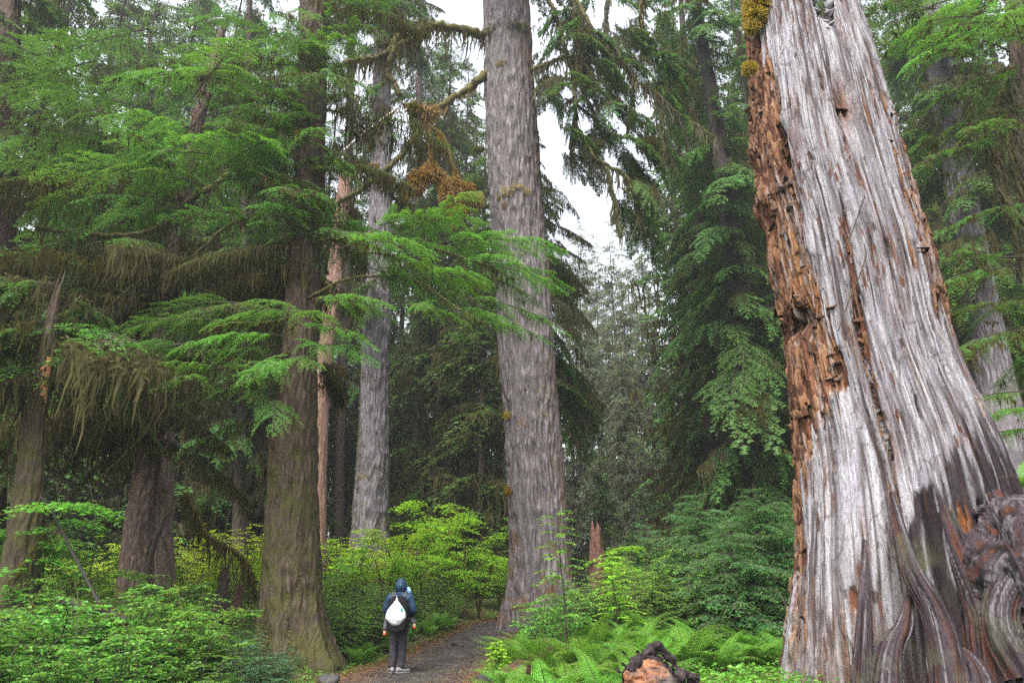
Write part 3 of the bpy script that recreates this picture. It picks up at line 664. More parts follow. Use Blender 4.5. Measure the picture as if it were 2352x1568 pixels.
for i in range(40):       # boughs up the mossy trunk
    z = 4.8 + 14 * (i + RB.random()) / 40; az = RB.uniform(0, 2 * PI)
    if z < 10: az = RB.uniform(1.2, 4.4)
    key = RB.choice(['mossy', 'mossy', 'hem3']) if z < 10 else RB.choice(['hem3', 'hem3', 'mossy'])
    put_bough(t1, key, T1.surf(az, z), az, RB.uniform(-.35, .1), RB.uniform(.55, .95))
# sprays, most in the lit needle colour, that reach out in front of the trunks to the right
for u, v, Y, az, pi_, sc_, key in ((735, 520, 14.2, -.05, .16, 1.0, 'lit3'), (800, 560, 13.8, -.3, .05, 1.1, 'lit3'), (900, 545, 13.6, -.1, .12, 1.05, 'lit3'), (860, 600, 13.9, .15, -.1, .95, 'lit3'),
        (1010, 560, 13.5, -.2, .02, 1.1, 'lit3'), (1080, 590, 13.6, -.35, -.05, .95, 'lit3'), (1100, 620, 13.4, .1, -.1, .8, 'lit3'), (960, 640, 13.4, -.5, -.1, 1.0, 'lit3'), (1040, 700, 13.5, -.2, -.12, .95, 'lit3'),
        (1090, 730, 13.4, -.5, -.2, .75, 'lit3'), (940, 690, 13.6, -.8, -.1, .7, 'lit3'), (880, 520, 13.7, -.9, 0, .8, 'lit3'), (1000, 500, 13.8, -.5, .1, .8, 'lit3'), (840, 640, 14, -.4, -.1, .6, 'lit2'),
        (720, 690, 14, -.25, -.05, .85, 'lit3'), (700, 740, 13.9, -.5, -.1, .8, 'lit3'), (690, 700, 13.6, -2.6, -.1, .8, 'lit3'), (650, 780, 13.4, -2.9, -.12, .85, 'lit3'), (640, 830, 13.4, -1.2, -.2, .8, 'lit3'), (730, 800, 13.8, -.8, -.15, .8, 'lit3'),
        (560, 700, 13.6, -2.8, -.05, .85, 'hem3'), (520, 740, 13.4, -2.9, -.12, .9, 'hem3'), (430, 800, 13.2, -2.9, -.1, .9, 'hem3'), (400, 830, 13.2, -2.6, -.15, .8, 'lit3'), (480, 850, 13.2, -2.2, -.15, .8, 'lit3'), (560, 850, 13.2, -1.0, -.15, .8, 'lit3'), (610, 900, 13.4, -1.5, -.3, .7, 'hem3')):
    for k_ in range(2): put_bough(t1, key, pt(t1, u + RB.uniform(-22, 22), v + RB.uniform(-14, 18), Y + RB.uniform(-.4, .4)), az + RB.uniform(-.55, .55), pi_ + RB.uniform(-.15, .1), sc_ * RB.uniform(.55, .9), RB.uniform(-.35, .35), moss=.4)
for i in range(26):      # boughs that hang in front of the mossy trunk higher up
    v = RB.uniform(20, 560); put_bough(t1, RB.choice(['hem3', 'hem3', 'hem2', 'lit2', 'mossy']), pt(t1, RB.uniform(690, 750), v, 14.6), RB.uniform(-3.0, -.1), RB.uniform(-.35, .0), RB.uniform(.5, .85), moss=.6)
# carrying limbs for those sprays
for px, r0 in ((((705, 560), (800, 545), (930, 555), (1090, 600), (1180, 640)), .05), (((700, 690), (800, 640), (940, 640), (1040, 700), (1120, 745)), .045), (((690, 720), (620, 740), (520, 745), (420, 800), (330, 850)), .04), (((690, 800), (600, 830), (480, 850)), .035)):
    mossy_limb(t1, T1, px, r0, .012, n=150, lo=.15, hi=.7, fz=150, Y=14.6, dy=-1.0)

# --- T5: smaller leaning hemlock with the wide hanging crown
T5 = Trunk([(266, 347, 1410), (278, 348, 1330), (290, 350, 1200), (312, 362, 1080), (325, 373, 980), (333, 382, 900), (365, 404, 700), (400, 432, 480), (440, 466, 280), (480, 500, 150), (510, 518, 55)], 16.5)
t5 = tree('hemlock', 'leaning brown hemlock with broad green crown and brown hanging moss left of the mossy trunk', T5, M['bark_brown'], seg=80, ring=220, ridge=.05, freq=11, flare=.08, seed=5)
nb = 46
for i in range(nb):
    q = (i + RB.random()) / nb; z = 5.2 + (T5.top - 5.4) * q; az = RB.uniform(0, 2 * PI)
    if RB.random() < .45: az = PI + RB.uniform(-1.0, 1.1)
    L = (5.6 * (1 - q) ** .75 + .9) * RB.uniform(.7, 1.1)
    moss = .9 if q < .5 else .35
    if q < .35: key, base = RB.choice([('mossy', 3.8), ('mossy', 3.8), ('mossy', 3.8), ('hem5', 4.8)])
    elif L > 3.3: key, base = RB.choice([('hem5', 4.8), ('hem5', 4.8), ('mossy', 3.8)])
    elif L > 2: key, base = 'hem3', 3.2
    else: key, base = 'hem2', 2.0
    if q > .5 and RB.random() < .25 and L < 3.3: key, base = 'lit3', 3.0
    put_bough(t5, key, T5.surf(az, z, .6), az, RB.uniform(-.22, .12), L / base, RB.uniform(-.15, .15), moss=moss)
for i in range(54):      # the green upper boughs of the leaning hemlock
    v = RB.uniform(60, 500); u = RB.uniform(60, 720) if v < 330 else RB.uniform(120, 700)
    left = u < 430; az = (PI if left else 0) + RB.uniform(-.7, .9) * (1 if left else -1)
    put_bough(t5, RB.choice(['hem3', 'hem3', 'lit3', 'hem2', 'lit3']), pt(t5, u + (60 if left else -60), v, RB.uniform(13.4, 16)), az, RB.uniform(-.2, .12), RB.uniform(.7, 1.15), RB.uniform(-.25, .25), moss=.5)
g = G(); A = np.array([T5.c(z) for z in np.linspace(9.5, 14.6, 300)]) - np.array(t5.location) + rr.normal(0, .1, (300, 3)); strips(g, A, .15, .8, .03, rr); 
obj('trunk_moss', g.mesh('trunk_moss', [M['moss_ochre']]), t5)
mossy_limb(t5, T5, ((455, 470), (530, 401), (442, 456), (401, 503), (340, 530), (250, 540), (150, 532), (80, 520))[1:], .085, .03, n=260, lo=.2, hi=1.1, fz=900, Y=15.2)
mossy_limb(t5, T5, ((600, 497), (520, 520), (430, 600), (330, 640), (230, 720)), .05, .012, n=260, lo=.2, hi=1.0, fz=200, Y=15.0)
mossy_limb(t5, T5, ((380, 640), (300, 600), (210, 640), (120, 700)), .05, .012, n=220, lo=.2, hi=1.0, fz=200, Y=15.6)
mossy_limb(t5, T5, ((345, 980), (320, 1010), (270, 1060), (215, 1110)), .05, .015, n=160, lo=.2, hi=.9, fz=500, Y=16.0)
mossy_limb(t5, T5, ((428, 1130), (450, 1170), (478, 1225), (560, 1280), (585, 1350)), .04, .02, n=620, lo=.2, hi=.9, fz=900, Y=16.0)
for v in (900, 950, 1000):
    for az in (3.0, .1):
        put_bough(t5, 'mossy', pt(t5, 345, v, 16.5), az + RB.uniform(-.3, .3), RB.uniform(-.45, -.2), RB.uniform(.5, .75))
mossy_limb(t5, T5, ((330, 1390), (345, 1280), (372, 1205), (398, 1170)), .07, .03, n=10, fz=0, matl='twig', Y=15.7)
mossy_limb(t5, T5, ((396, 1340), (385, 1275), (372, 1230), (345, 1195)), .035, .02, n=10, fz=0, matl='twig', Y=15.7)
mossy_limb(t5, T5, ((636, 337), (690, 345), (728, 351)), .075, .06, n=0, fz=0, matl='deadwood', Y=15.2, name='broken_stub')

# --- T2: the big grey trunk in the middle
T2 = Trunk([(1160, 1345, 1420), (1170, 1316, 1330), (1172, 1304, 1250), (1165, 1293, 1100), (1160, 1285, 1000), (1150, 1272, 800), (1137, 1256, 600), (1125, 1241, 400), (1116, 1227, 200), (1112, 1211, 0)], 21, 38, .5)
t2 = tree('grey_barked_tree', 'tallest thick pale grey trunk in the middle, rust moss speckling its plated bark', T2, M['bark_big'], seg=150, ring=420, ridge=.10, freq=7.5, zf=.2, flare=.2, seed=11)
mossy_limb(t2, T2, ((1135, 80), (1110, 78), (1060, 66), (1000, 58), (960, 70), (945, 92), (900, 110), (870, 130), (820, 137), (765, 157)), .17, .07, n=950, lo=.2, hi=1.7, fz=2200, w=.05, fl=.12, dy=-1.5)
mossy_limb(t2, T2, ((914, 80), (898, 125), (890, 172), (905, 190), (918, 220)), .12, .09, n=120, lo=.2, hi=.7, fz=900, Y=20, fl=.1)
mossy_limb(t2, T2, ((1150, 160), (1120, 172), (1080, 200), (1040, 228), (1000, 252), (960, 245), (925, 240)), .17, .07, n=200, lo=.15, hi=.7, fz=350, fmat='moss_ochre', moss='moss_ochre', dy=-1.2, matl='limb')
mossy_limb(t2, T2, ((950, 235), (945, 262), (955, 310), (965, 345), (972, 370)), .11, .05, n=330, lo=.3, hi=1.3, fz=800, Y=19.8, w=.045)
mossy_limb(t2, T2, ((914, 248), (870, 282), (816, 323), (768, 374), (742, 415), (717, 462)), .045, .015, n=0, fz=0, matl='deadwood', Y=19.5)
mossy_limb(t2, T2, ((905, 255), (860, 285), (835, 300)), .03, .02, n=240, lo=.3, hi=1.2, fz=0, moss='moss_ochre', Y=19.6)
mossy_limb(t2, T2, ((958, 258), (986, 289), (1020, 316), (1040, 374), (1067, 425), (1098, 462)), .07, .02, n=240, lo=.15, hi=.8, fz=900, moss='moss_ochre', fmat='moss_ochre', Y=19.4, fl=.11, w=.05)
mossy_limb(t2, T2, ((986, 289), (988, 354), (969, 384), (945, 410), (925, 445)), .045, .012, n=330, lo=.2, hi=1.0, fz=250, moss='moss_ochre', fmat='moss_ochre', Y=19.4, w=.05)
mossy_limb(t2, T2, ((988, 357), (1010, 395), (1024, 430), (1050, 480)), .04, .012, n=420, lo=.2, hi=1.2, fz=700, moss='moss_ochre', fmat='moss_ochre', Y=19.4, w=.06, fl=.12)
mossy_limb(t2, T2, ((969, 292), (924, 354), (880, 394), (819, 442), (751, 473), (690, 490), (625, 497)), .10, .04, n=330, lo=.15, hi=.8, fz=1200, Y=19.6, dy=-1.5, fl=.11)
for u, v, s_, m_ in ((965, 405, .32, 'moss_ochre'), (958, 430, .26, 'moss_ochre'), (1000, 400, .28, 'moss_ochre'), (1040, 420, .30, 'moss_ochre'), (1046, 450, .34, 'moss_ochre'), (1052, 485, .3, 'moss_ochre'), (1090, 455, .28, 'moss_ochre'), (1075, 430, .22, 'moss_ochre'), (958, 250, .4, 'moss_green'), (985, 255, .34, 'moss_ochre'), (860, 380, .13, 'moss_ochre'), (1100, 340, .22, 'moss_green'), (880, 95, .3, 'moss_green'), (965, 62, .45, 'moss_green')):
    moss_tuft(t2, pt(t2, u, v, 19.4), s_ * (1.35 if m_ == 'moss_ochre' else 1), m_, 520, hang=1.2)
for u, v, s_, m_ in ((1152, 150, .2, 'moss_gold'), (1165, 440, .26, 'moss_gold'), (1190, 432, .18, 'moss_gold'), (1208, 440, .16, 'moss_gold'), (1150, 450, .16, 'moss_gold'), (1160, 470, .16, 'moss_ochre'), (1178, 62, .3, 'moss_green'), (1200, 60, .3, 'moss_green'), (1130, 62, .3, 'moss_green'), (1168, 945, .17, 'moss_gold'), (1172, 1120, .2, 'moss_ochre')):
    zz = at(u, v, 20.2).z; ce = T2.c(zz); ra = T2.rad(zz); x_ = at(u, v, 20.3).x; k = max(-1, min(1, (x_ - ce[0]) / ra))
    moss_tuft(t2, np.array([ce[0] + k * ra, 21 - ra * math.sqrt(max(0, 1 - k * k)), zz]) - np.array(t2.location), s_, m_, 300, hang=.8)
for i in range(70):          # small round moss cushions on the bark
    v = RB.choice([RB.uniform(700, 1010), RB.uniform(880, 1000), RB.uniform(1000, 1350)]); u = RB.uniform(1170, 1290); k = RB.uniform(-.95, .95)
    if RB.random() < .5: k = RB.uniform(.4, .95)
    zz = at(1220, v, 20).z; ce = T2.c(zz); ra = T2.rad(zz)
    moss_tuft(t2, np.array([ce[0] + k * ra, 21 - ra * math.sqrt(1 - k * k), zz]) - np.array(t2.location), RB.uniform(.03, .085), RB.choice(['moss_ochre', 'moss_gold', 'moss']), 70, 'moss_cushion')
# drooping mossy limbs on the right side of the big trunk
RL = ((((1190, -110), (1235, -60), (1261, 0), (1281, 44), (1295, 102), (1315, 170), (1321, 238), (1319, 282), (1313, 330), (1316, 370)), .09, .05, 300), (((1319, 282), (1349, 333), (1366, 364), (1394, 381), (1435, 401), (1462, 449), (1469, 493)), .08, .04, 330), (((1394, 385), (1405, 432), (1414, 476), (1428, 541)), .05, .03, 240),
      (((1250, -90), (1312, 0), (1322, 51), (1329, 119), (1346, 153), (1363, 195)), .13, .07, 330), (((1329, 119), (1325, 150), (1330, 190)), .08, .05, 120), (((1260, -100), (1336, 20), (1360, 68), (1414, 109), (1455, 180), (1503, 211), (1571, 269), (1645, 316)), .10, .025, 520), (((1387, 95), (1414, 163), (1448, 204)), .05, .02, 120), (((1222, 162), (1260, 145), (1297, 129)), .08, .05, 170),
      (((1503, 211), (1520, 250), (1515, 300), (1525, 350)), .03, .01, 160), (((1455, 180), (1450, 240), (1440, 300)), .03, .01, 160), (((1225, 215), (1250, 190), (1290, 175)), .06, .03, 200), (((1400, -60), (1395, 20), (1385, 90)), .06, .02, 220), (((1500, -60), (1470, 20), (1480, 90), (1470, 150)), .06, .02, 260))
for k, (px, a, b, n_) in enumerate(RL):
    mossy_limb(t2, T2, px, a, b, moss='moss_pale' if k % 3 else 'moss', n=n_, lo=.25, hi=1.3, w=.05, fz=int(n_ * 2.2), Y=20 - .3 * (k % 3), fl=.10)
for i in range(84):
    u, v = RB.choice([(1440, 300), (1400, 340), (1350, 230), (1330, 60), (1460, 420), (1430, 450), (1380, 260), (1310, 330), (1300, 150), (1345, 60), (1420, 110), (1480, 200), (1440, 60), (1290, 60), (1390, 20), (1500, 60), (1310, 270), (1560, 260), (1400, 180), (1530, 120), (1270, 200), (1360, 120)])
    put_bough(t2, 'fir', pt(t2, u + RB.uniform(-30, 30), v + RB.uniform(-60, 40), 20 + RB.uniform(-1, 2)), RB.uniform(-.9, .9) if RB.random() < .7 else RB.uniform(0, 6.28), RB.uniform(-.8, -.3), RB.uniform(.4, .7))
for i in range(26):       # crown above the picture
    z = 26 + 12 * RB.random(); az = RB.uniform(0, 2 * PI); put_bough(t2, 'fir', T2.surf(az, z), az, RB.uniform(-.3, .1), RB.uniform(.8, 1.3))

# --- other measured trunks
T3 = Trunk([(806, 897, 1270), (815, 891, 1150), (822, 891, 1050), (830, 891, 900), (835, 893, 750), (845, 896, 600), (853, 899, 400), (858, 896, 200), (862, 893, 0)], 34, 52, .2)
t3 = tree('lavender_grey_tree', 'slender lavender-grey trunk with green moss on its lower bark, behind the hiker', T3, M['bark_grey'], seg=90, ring=300, ridge=.11, freq=5, flare=.15, seed=17)
g = G(); n = 2600; z = T3.gz + 11 * rr.rand(n) ** 1.3; az = rr.uniform(PI * .95, 2 * PI, n); kk = (fbm(np.cos(az) * 4, np.sin(az) * 4, z * 1.3, 61) + .4 * (np.cos(az) < -.6) + .2 * rr.rand(n) > .28)
P = np.array([T3.surf(a, zz, 1.0) for a, zz in zip(az[kk], z[kk])]); d = np.stack([np.cos(az[kk]), np.sin(az[kk]), -.6 * np.ones(kk.sum())], 1); leaves(g, P, d + rr.normal(0, .3, d.shape), rr.normal(size=d.shape), rr.uniform(.06, .16, len(P)), .05, 0)
obj('moss_coat', g.mesh('moss_coat', [M['moss_green']]), t3)
for i in range(46):
    z = 34 + 17 * (i + RB.random()) / 46; az = RB.uniform(0, 2 * PI)
    put_bough(t3, 'fir', T3.surf(az, z), az, RB.uniform(-.5, -.1), RB.uniform(.7, 1.25))
for v in (110, 140, 190, 640, 680):
    put_bough(t3, 'fir', pt(t3, 875 + RB.uniform(-20, 20), v, 33), RB.uniform(-3, 0), RB.uniform(-.7, -.3), RB.uniform(.6, .9))
T4 = Trunk([(712, 750, 1300), (719, 749, 1150), (720, 753, 1000), (724, 759, 880), (740, 780, 720), (757, 793, 600), (770, 803, 480), (779, 806, 415)], 27)
t4 = tree('broken_snag', 'thin broken snag with stripped pinkish wood and a mossy collar, behind the mossy trunk', T4, M['wood_pink'], cat='snag', seg=60, ring=180, ridge=.03, freq=8, zf=.15, seed=23, jag=.8)
g = G(); strips(g, np.array([T4.surf(a, T4.c(at(785, 545, 27).z)[2] + rr.normal(0, .1), 1.05) for a in rr.uniform(0, 6.28, 260)]), .3, 1.3, .06, rr); obj('moss_collar', g.mesh('moss_collar', [M['moss']]), t4)
T6 = Trunk([(332, 402, 1410), (342, 396, 1300), (350, 393, 1200), (357, 398, 1080), (362, 401, 980), (368, 405, 900), (378, 410, 800)], 19.5)
t6 = tree('pale_snag', 'pale pinkish-grey dead trunk standing right behind the leaning hemlock', T6, M['wood_pale'], cat='snag', seg=70, ring=150, ridge=.035, freq=7, zf=.12, flare=.06, seed=29, jag=.6)
T7 = Trunk([(15, 85, 1260), (48, 100, 1050), (60, 103, 950), (77, 109, 880), (92, 119, 820), (108, 130, 740), (118, 134, 690)], 12.4)
t7 = tree('wounded_tree', 'mossy leaning trunk with orange torn wood showing where the bark is stripped', T7, M['bark_mossy'], seg=60, ring=160, ridge=.03, freq=9, seed=31, jag=.5)
def wound(root, T, pts, name='torn_wood'):
    g = G(); n = len(pts); q = smoothline(np.array(pts), 24); V = []
    for k, (l, r_, v) in enumerate(q):
        zz = at((l + r_) / 2, v, T.Y).z; ce = T.c(zz); ra = T.rad(zz) + .02
        jl, jr = rr.normal(0, 2, 2)
        for f in np.linspace(0, 1, 7):
            u = l + jl + (r_ + jr - l - jl) * f; x_ = at(u, v, T.Y - ra).x; kx = max(-1.02, min(1.02, (x_ - ce[0]) / ra)); y_ = T.Y - ra * math.sqrt(max(0, 1 - kx * kx)); V.append(np.array([ce[0] + kx * ra, y_ - .015 * rr.rand(), zz]) - np.array(root.location))
    i = np.arange(23)[:, None] * 7; j = np.arange(6)[None]; g.add(V, np.stack([i + j, i + j + 1, i + 8 + j, i + 7 + j], -1).reshape(-1, 4)); return obj(name, g.mesh(name, [M['wound']]), root)
wound(t7, T7, ((108, 113, 822), (96, 116, 850), (90, 114, 885), (92, 112, 915), (96, 110, 930))); wound(t7, T7, ((92, 104, 955), (92, 102, 985), (93, 100, 1010), (95, 98, 1040)))
for i in range(12):
    z = 5.6 + 1.8 * RB.random(); az = RB.uniform(0, 2 * PI); put_bough(t7, RB.choice(['hem3', 'hem3', 'fir']), T7.surf(az, z), az, RB.uniform(-.4, 0), RB.uniform(.5, .9))
T8 = Trunk([(760, 794, 1270), (765, 791, 1240), (770, 794, 1000), (776, 798, 850), (785, 804, 600), (795, 812, 300), (800, 815, 0)], 40, 54, .1)
t8 = tree('dark_conifer', 'thin dark straight trunk in front of yellow-green bushes, left of the lavender-grey trunk', T8, M['bark_dark'], seg=36, ring=120, ridge=.03, freq=6, seed=37)
T9 = Trunk([(938, 977, 1270), (945, 976, 1100), (949, 976, 950), (951, 975, 700), (954, 972, 400), (956, 970, 200)], 44, 48, .1)
t9 = tree('dark_conifer', 'thin mossy trunk behind the vine maples between the two pale grey trunks', T9, M['bark_dark'], seg=36, ring=120, ridge=.03, freq=6, seed=41)
T10 = Trunk([(528, 572, 1345), (535, 563, 1200), (540, 562, 1050), (547, 566, 800), (555, 571, 500), (562, 576, 200)], 30, 36, .1)
t10 = tree('dark_conifer', 'dim narrow trunk among hanging moss between the leaning hemlock and the mossy trunk', T10, M['bark_dark'], seg=40, ring=120, ridge=.03, freq=7, seed=43)
for tt, TT, n_, z0, k0 in ((t8, T8, 34, 6, 1.1), (t9, T9, 44, 5, 1.2), (t10, T10, 44, 4, 1.0)):
    for i in range(n_):
        z = z0 + 2 + (TT.top - z0 - 3) * (i + RB.random()) / n_; az = RB.uniform(0, 2 * PI)
        put_bough(tt, 'fir' if RB.random() < .7 else 'mossy', TT.surf(az, z), az, RB.uniform(-.6, -.1), k0 * RB.uniform(.6, 1.1))
T11 = Trunk([(-80, -4, 1400), (-62, 8, 1100), (-45, 18, 800), (-25, 30, 500), (-12, 40, 200), (-5, 45, 0)], 18, 26, .3)
t11 = tree('edge_conifer', 'dark trunk at the left edge of the picture with brown moss and drooping boughs', T11, M['bark_mossy'], seg=60, ring=160, ridge=.04, freq=8, seed=47)
for i in range(34):
    z = 4.5 + 18 * (i + RB.random()) / 34; az = RB.uniform(-1.7, 1.2); put_bough(t11, RB.choice(['fir', 'fir', 'hem3']), T11.surf(az, z), az, RB.uniform(-.5, -.05), RB.uniform(.5, .95))
for px in (((40, 400), (70, 395), (100, 430), (112, 500), (118, 560)), ((45, 430), (85, 450), (100, 520), (96, 590))): mossy_limb(t11, T11, px, .07, .03, n=90, lo=.15, hi=.6, fz=500)
T12 = Trunk([(1690, 1762, 1210), (1704, 1746, 1050), (1690, 1725, 800), (1655, 1696, 500), (1640, 1673, 350), (1600, 1626, 100)], 27, 46, .08)
t12 = tree('drooping_conifer', 'dark wide conifer with drooping layered boughs just left of the silver snag', T12, M['bark_black'], seg=50, ring=160, ridge=.04, freq=7, seed=53)
nb = 98
for i in range(nb):
    q = (i + RB.random()) / nb; z = 3.6 + 28 * q ** 1.15; az = RB.uniform(0, 2 * PI) if i % 5 < 3 else RB.uniform(-2.3, -.8); L = 6.0 * (1 - .4 * q) * (1 if i % 5 < 3 else .5) * RB.uniform(.65, 1.1)
    put_bough(t12, 'fir' if RB.random() < .85 else 'hem3', T12.surf(az, z, .5), az, RB.uniform(-.55, -.15), L / 3.6, RB.uniform(-.2, .2), moss=.3)
T12b = Trunk([(1615, 1652, 1230), (1612, 1646, 1050), (1600, 1630, 800), (1585, 1610, 500), (1570, 1590, 250)], 31, 40, .06)
t12b = tree('drooping_conifer', 'second dark drooping conifer, behind the wide one and nearer the sky gap', T12b, M['bark_black'], seg=40, ring=120, ridge=.04, freq=7, seed=57)
for i in range(90):
    q = (i + RB.random()) / 90; z = 4.2 + 27 * q; az = RB.uniform(0, 2 * PI); L = 3.5 * (1 - .5 * q) * RB.uniform(.65, 1.1)
    put_bough(t12b, 'fir', T12b.surf(az, z, .5), az, RB.uniform(-.6, -.15), L / 3.6, RB.uniform(-.2, .2), moss=.4)
T13 = Trunk([(1230, 1280, 1250), (1230, 1272, 1100), (1220, 1256, 800), (1200, 1228, 500), (1180, 1200, 250), (1172, 1184, 60)], 30, 33, .05)
t13 = tree('drooping_conifer', 'dark conifer with hanging brown-green boughs half hidden behind the big grey trunk', T13, M['bark_black'], seg=40, ring=120, ridge=.04, freq=7, seed=59)
for i in range(64):
    q = (i + RB.random()) / 64; z = 9 + (T13.top - 9.3) * q; az = RB.uniform(-1.0, 1.0); L = (3.7 * (1 - q) ** .55 + .7) * RB.uniform(.6, 1.0)
    if z > 22: L *= .6
    put_bough(t13, 'fir' if RB.random() < .7 else 'mossy', T13.surf(az, z, .5), az, RB.uniform(-.8, -.25), L / 3.6, moss=.8)
T15 = Trunk([(2238, 2352, 990), (2246, 2330, 900), (2232, 2305, 780), (2205, 2268, 600), (2175, 2232, 400), (2140, 2190, 200), (2108, 2153, 20)], 26, 32, .3)
t15 = tree('rear_grey_tree', 'leaning grey trunk seen behind and to the right of the silver snag', T15, M['bark_grey'], seg=80, ring=220, ridge=.04, freq=7, seed=67)
for i in range(60):
    z = 6.5 + 22 * (i + RB.random()) / 60; az = RB.uniform(0, 2 * PI)
    if z < 11 and math.sin(az) < -.2: az = RB.choice([PI - .2, .1])
    put_bough(t15, 'fir', T15.surf(az, z), az, RB.uniform(-.5, -.1), RB.uniform(.6, 1.15))
T16 = Trunk([(2420, 2520, 1200), (2395, 2480, 900), (2362, 2432, 500), (2332, 2390, 200), (2315, 2368, 0)], 13.5, 21, .1)
t16 = tree('moss_hung_hemlock', 'mossy hemlock at the right edge with bright green sprays reaching in', T16, M['bark_mossy'], seg=70, ring=160, ridge=.04, freq=9, seed=71)
for u, v, Y, az, pi_, sc_, key in ((2330, 20, 12.8, 2.9, -.05, 1.0, 'lit3'), (2340, 60, 12.5, 3.3, -.12, 1.05, 'lit3'), (2300, -20, 13, 3.0, -.1, 1.1, 'lit3'), (2250, 40, 12.6, 3.4, -.25, .9, 'lit3'), (2200, 120, 12.6, 3.5, -.3, .8, 'lit3'), (2320, 120, 12.4, 3.6, -.1, .8, 'hem3'), (2345, 90, 12.0, 3.9, -.1, .7, 'lit3'), (2200, -40, 13, 3.2, -.05, .9, 'hem3'),
        (2320, 290, 13, 3.1, -.12, 1.0, 'hem3'), (2300, 330, 13, 3.35, -.2, .95, 'hem3'), (2340, 310, 12.5, 3.7, -.1, .8, 'hem3'), (2350, 590, 12.8, 3.1, .02, 1.0, 'hem3'), (2340, 620, 12.6, 3.3, -.12, .9, 'hem3'), (2360, 700, 12.4, 3.2, -.05, .9, 'hem3'), (2360, 760, 12.2, 3.5, -.2, .8, 'hem3'), (2370, 470, 12.6, 3.1, -.1, .7, 'hem3'),
        (2375, 900, 11.8, 3.0, -.02, .62, 'lit3'), (2372, 940, 11.6, 3.4, -.1, .6, 'lit3'), (2380, 985, 11.5, 3.2, -.1, .6, 'lit3'), (2360, 180, 12.5, 3.0, -.1, .9, 'hem3'), (2260, 0, 13.4, 2.7, -.1, 1.0, 'hem3'), (2150, 20, 13.2, 3.3, -.1, .8, 'hem3')):
    put_bough(t16, key, pt(t16, u, v, Y), az, pi_, sc_)
for px in (((2325, 150), (2290, 230), (2270, 320), (2290, 420)), ((2290, 330), (2300, 430), (2330, 520), (2345, 600)), ((2320, 180), (2330, 260), (2325, 340)), ((2300, 200), (2312, 300), (2335, 420), (2350, 500))): mossy_limb(t16, T16, px, .06, .03, n=330, lo=.2, hi=1.2, fz=700, Y=12.9, moss='moss_pale', w=.045)
for i in range(26):
    z = 6 + 14 * RB.random(); az = RB.uniform(0, 2 * PI); put_bough(t16, RB.choice(['hem3', 'lit3', 'mossy']), T16.surf(az, z), az, RB.uniform(-.3, .05), RB.uniform(.5, .8))

# --- the forest behind: every tree its own trunk, crown and hanging moss, five crowns shared
BG = []
def bg(u, Y, ci, sc_, rot=None, label='tall conifer in the misty forest behind the trail', group='conifers of the forest behind'):
    x = (u - W / 2) / F * Y * 1.06 ; h, tm, cm, mm = CR[ci]
    o = thing('background_conifer', label, 'tree', (x, Y, g1(x, Y) - .1), (0, 0, RB.uniform(0, 6.28)), group); o.scale = (sc_,) * 3
    obj('trunk', tm, o); c = obj('crown', cm, o); obj('hanging_moss_clumps', mm, c); BG.append(o); return o
LB = {'L': ('mossy conifer of the dense wood beyond the left thicket', 'conifers beyond the left thicket'), 'M': ('tall conifer of the wood between the lavender-grey trunk and the big grey trunk', 'conifers between the grey trunks'),
      'H': ('pale hazy far conifer in the bright gap right of the big grey trunk', 'hazy conifers in the bright gap'), 'R': ('dark conifer of the wood behind the silver snag', 'conifers behind the silver snag')}
for k, rows in {'L': ((-60, 30, 2, 1.0), (95, 36, 0, 1.0), (185, 31, 4, .95), (215, 44, 2, 1.1), (300, 38, 3, 1.0), (330, 60, 1, 1.2), (420, 33, 2, .9), (450, 52, 0, 1.2), (490, 42, 4, 1.1), (600, 48, 2, 1.1), (560, 66, 1, 1.2), (640, 37, 4, .95), (120, 58, 1, 1.2), (20, 50, 4, 1.2), (250, 75, 0, 1.2), (400, 82, 2, 1.3), (-150, 42, 0, 1.1), (520, 90, 0, 1.2), (60, 80, 2, 1.3), (690, 78, 4, 1.3)),
                'M': ((720, 55, 2, 1.1), (830, 62, 0, 1.2), (920, 54, 4, 1.1), (1010, 40, 2, .95), (1060, 47, 0, .9), (1110, 36, 4, .8), (985, 70, 1, 1.2), (1150, 56, 2, 1.0), (1085, 78, 3, 1.2), (880, 84, 2, 1.2), (780, 92, 1, 1.2)),
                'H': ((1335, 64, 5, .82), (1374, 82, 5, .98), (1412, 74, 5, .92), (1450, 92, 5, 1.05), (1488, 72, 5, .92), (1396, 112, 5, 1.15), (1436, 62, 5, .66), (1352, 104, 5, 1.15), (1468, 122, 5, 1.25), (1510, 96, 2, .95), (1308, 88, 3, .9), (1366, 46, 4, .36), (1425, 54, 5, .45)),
                'R': ((1660, 34, 4, .9), (1790, 33, 2, .95), (1580, 45, 2, 1.1), (1640, 60, 0, 1.2), (1720, 40, 4, 1.1), (1790, 52, 2, 1.2), (1850, 36, 0, 1.0), (1960, 46, 2, 1.1), (2040, 36, 1, 1.0), (2080, 52, 4, 1.3), (2150, 40, 2, 1.15), (2260, 48, 0, 1.2), (2310, 36, 4, 1.1), (2390, 44, 2, 1.2), (2480, 36, 0, 1.1), (2200, 70, 2, 1.3), (1900, 72, 1, 1.3), (1700, 80, 2, 1.2), (2340, 66, 1, 1.3))}.items():
    for u, Y, ci, s_ in rows: bg(u, Y, ci, s_, None, *LB[k])
r3 = np.random.RandomState(77)
for i in range(46):
    u = -250 + 2900 * (i + r3.rand()) / 46; 
    if 1270 < u < 1530: continue
    bg(u, r3.uniform(95, 150), r3.randint(5), r3.uniform(1.0, 1.3), None, 'far misty conifer of the deep forest, lost among others', 'far misty conifers')
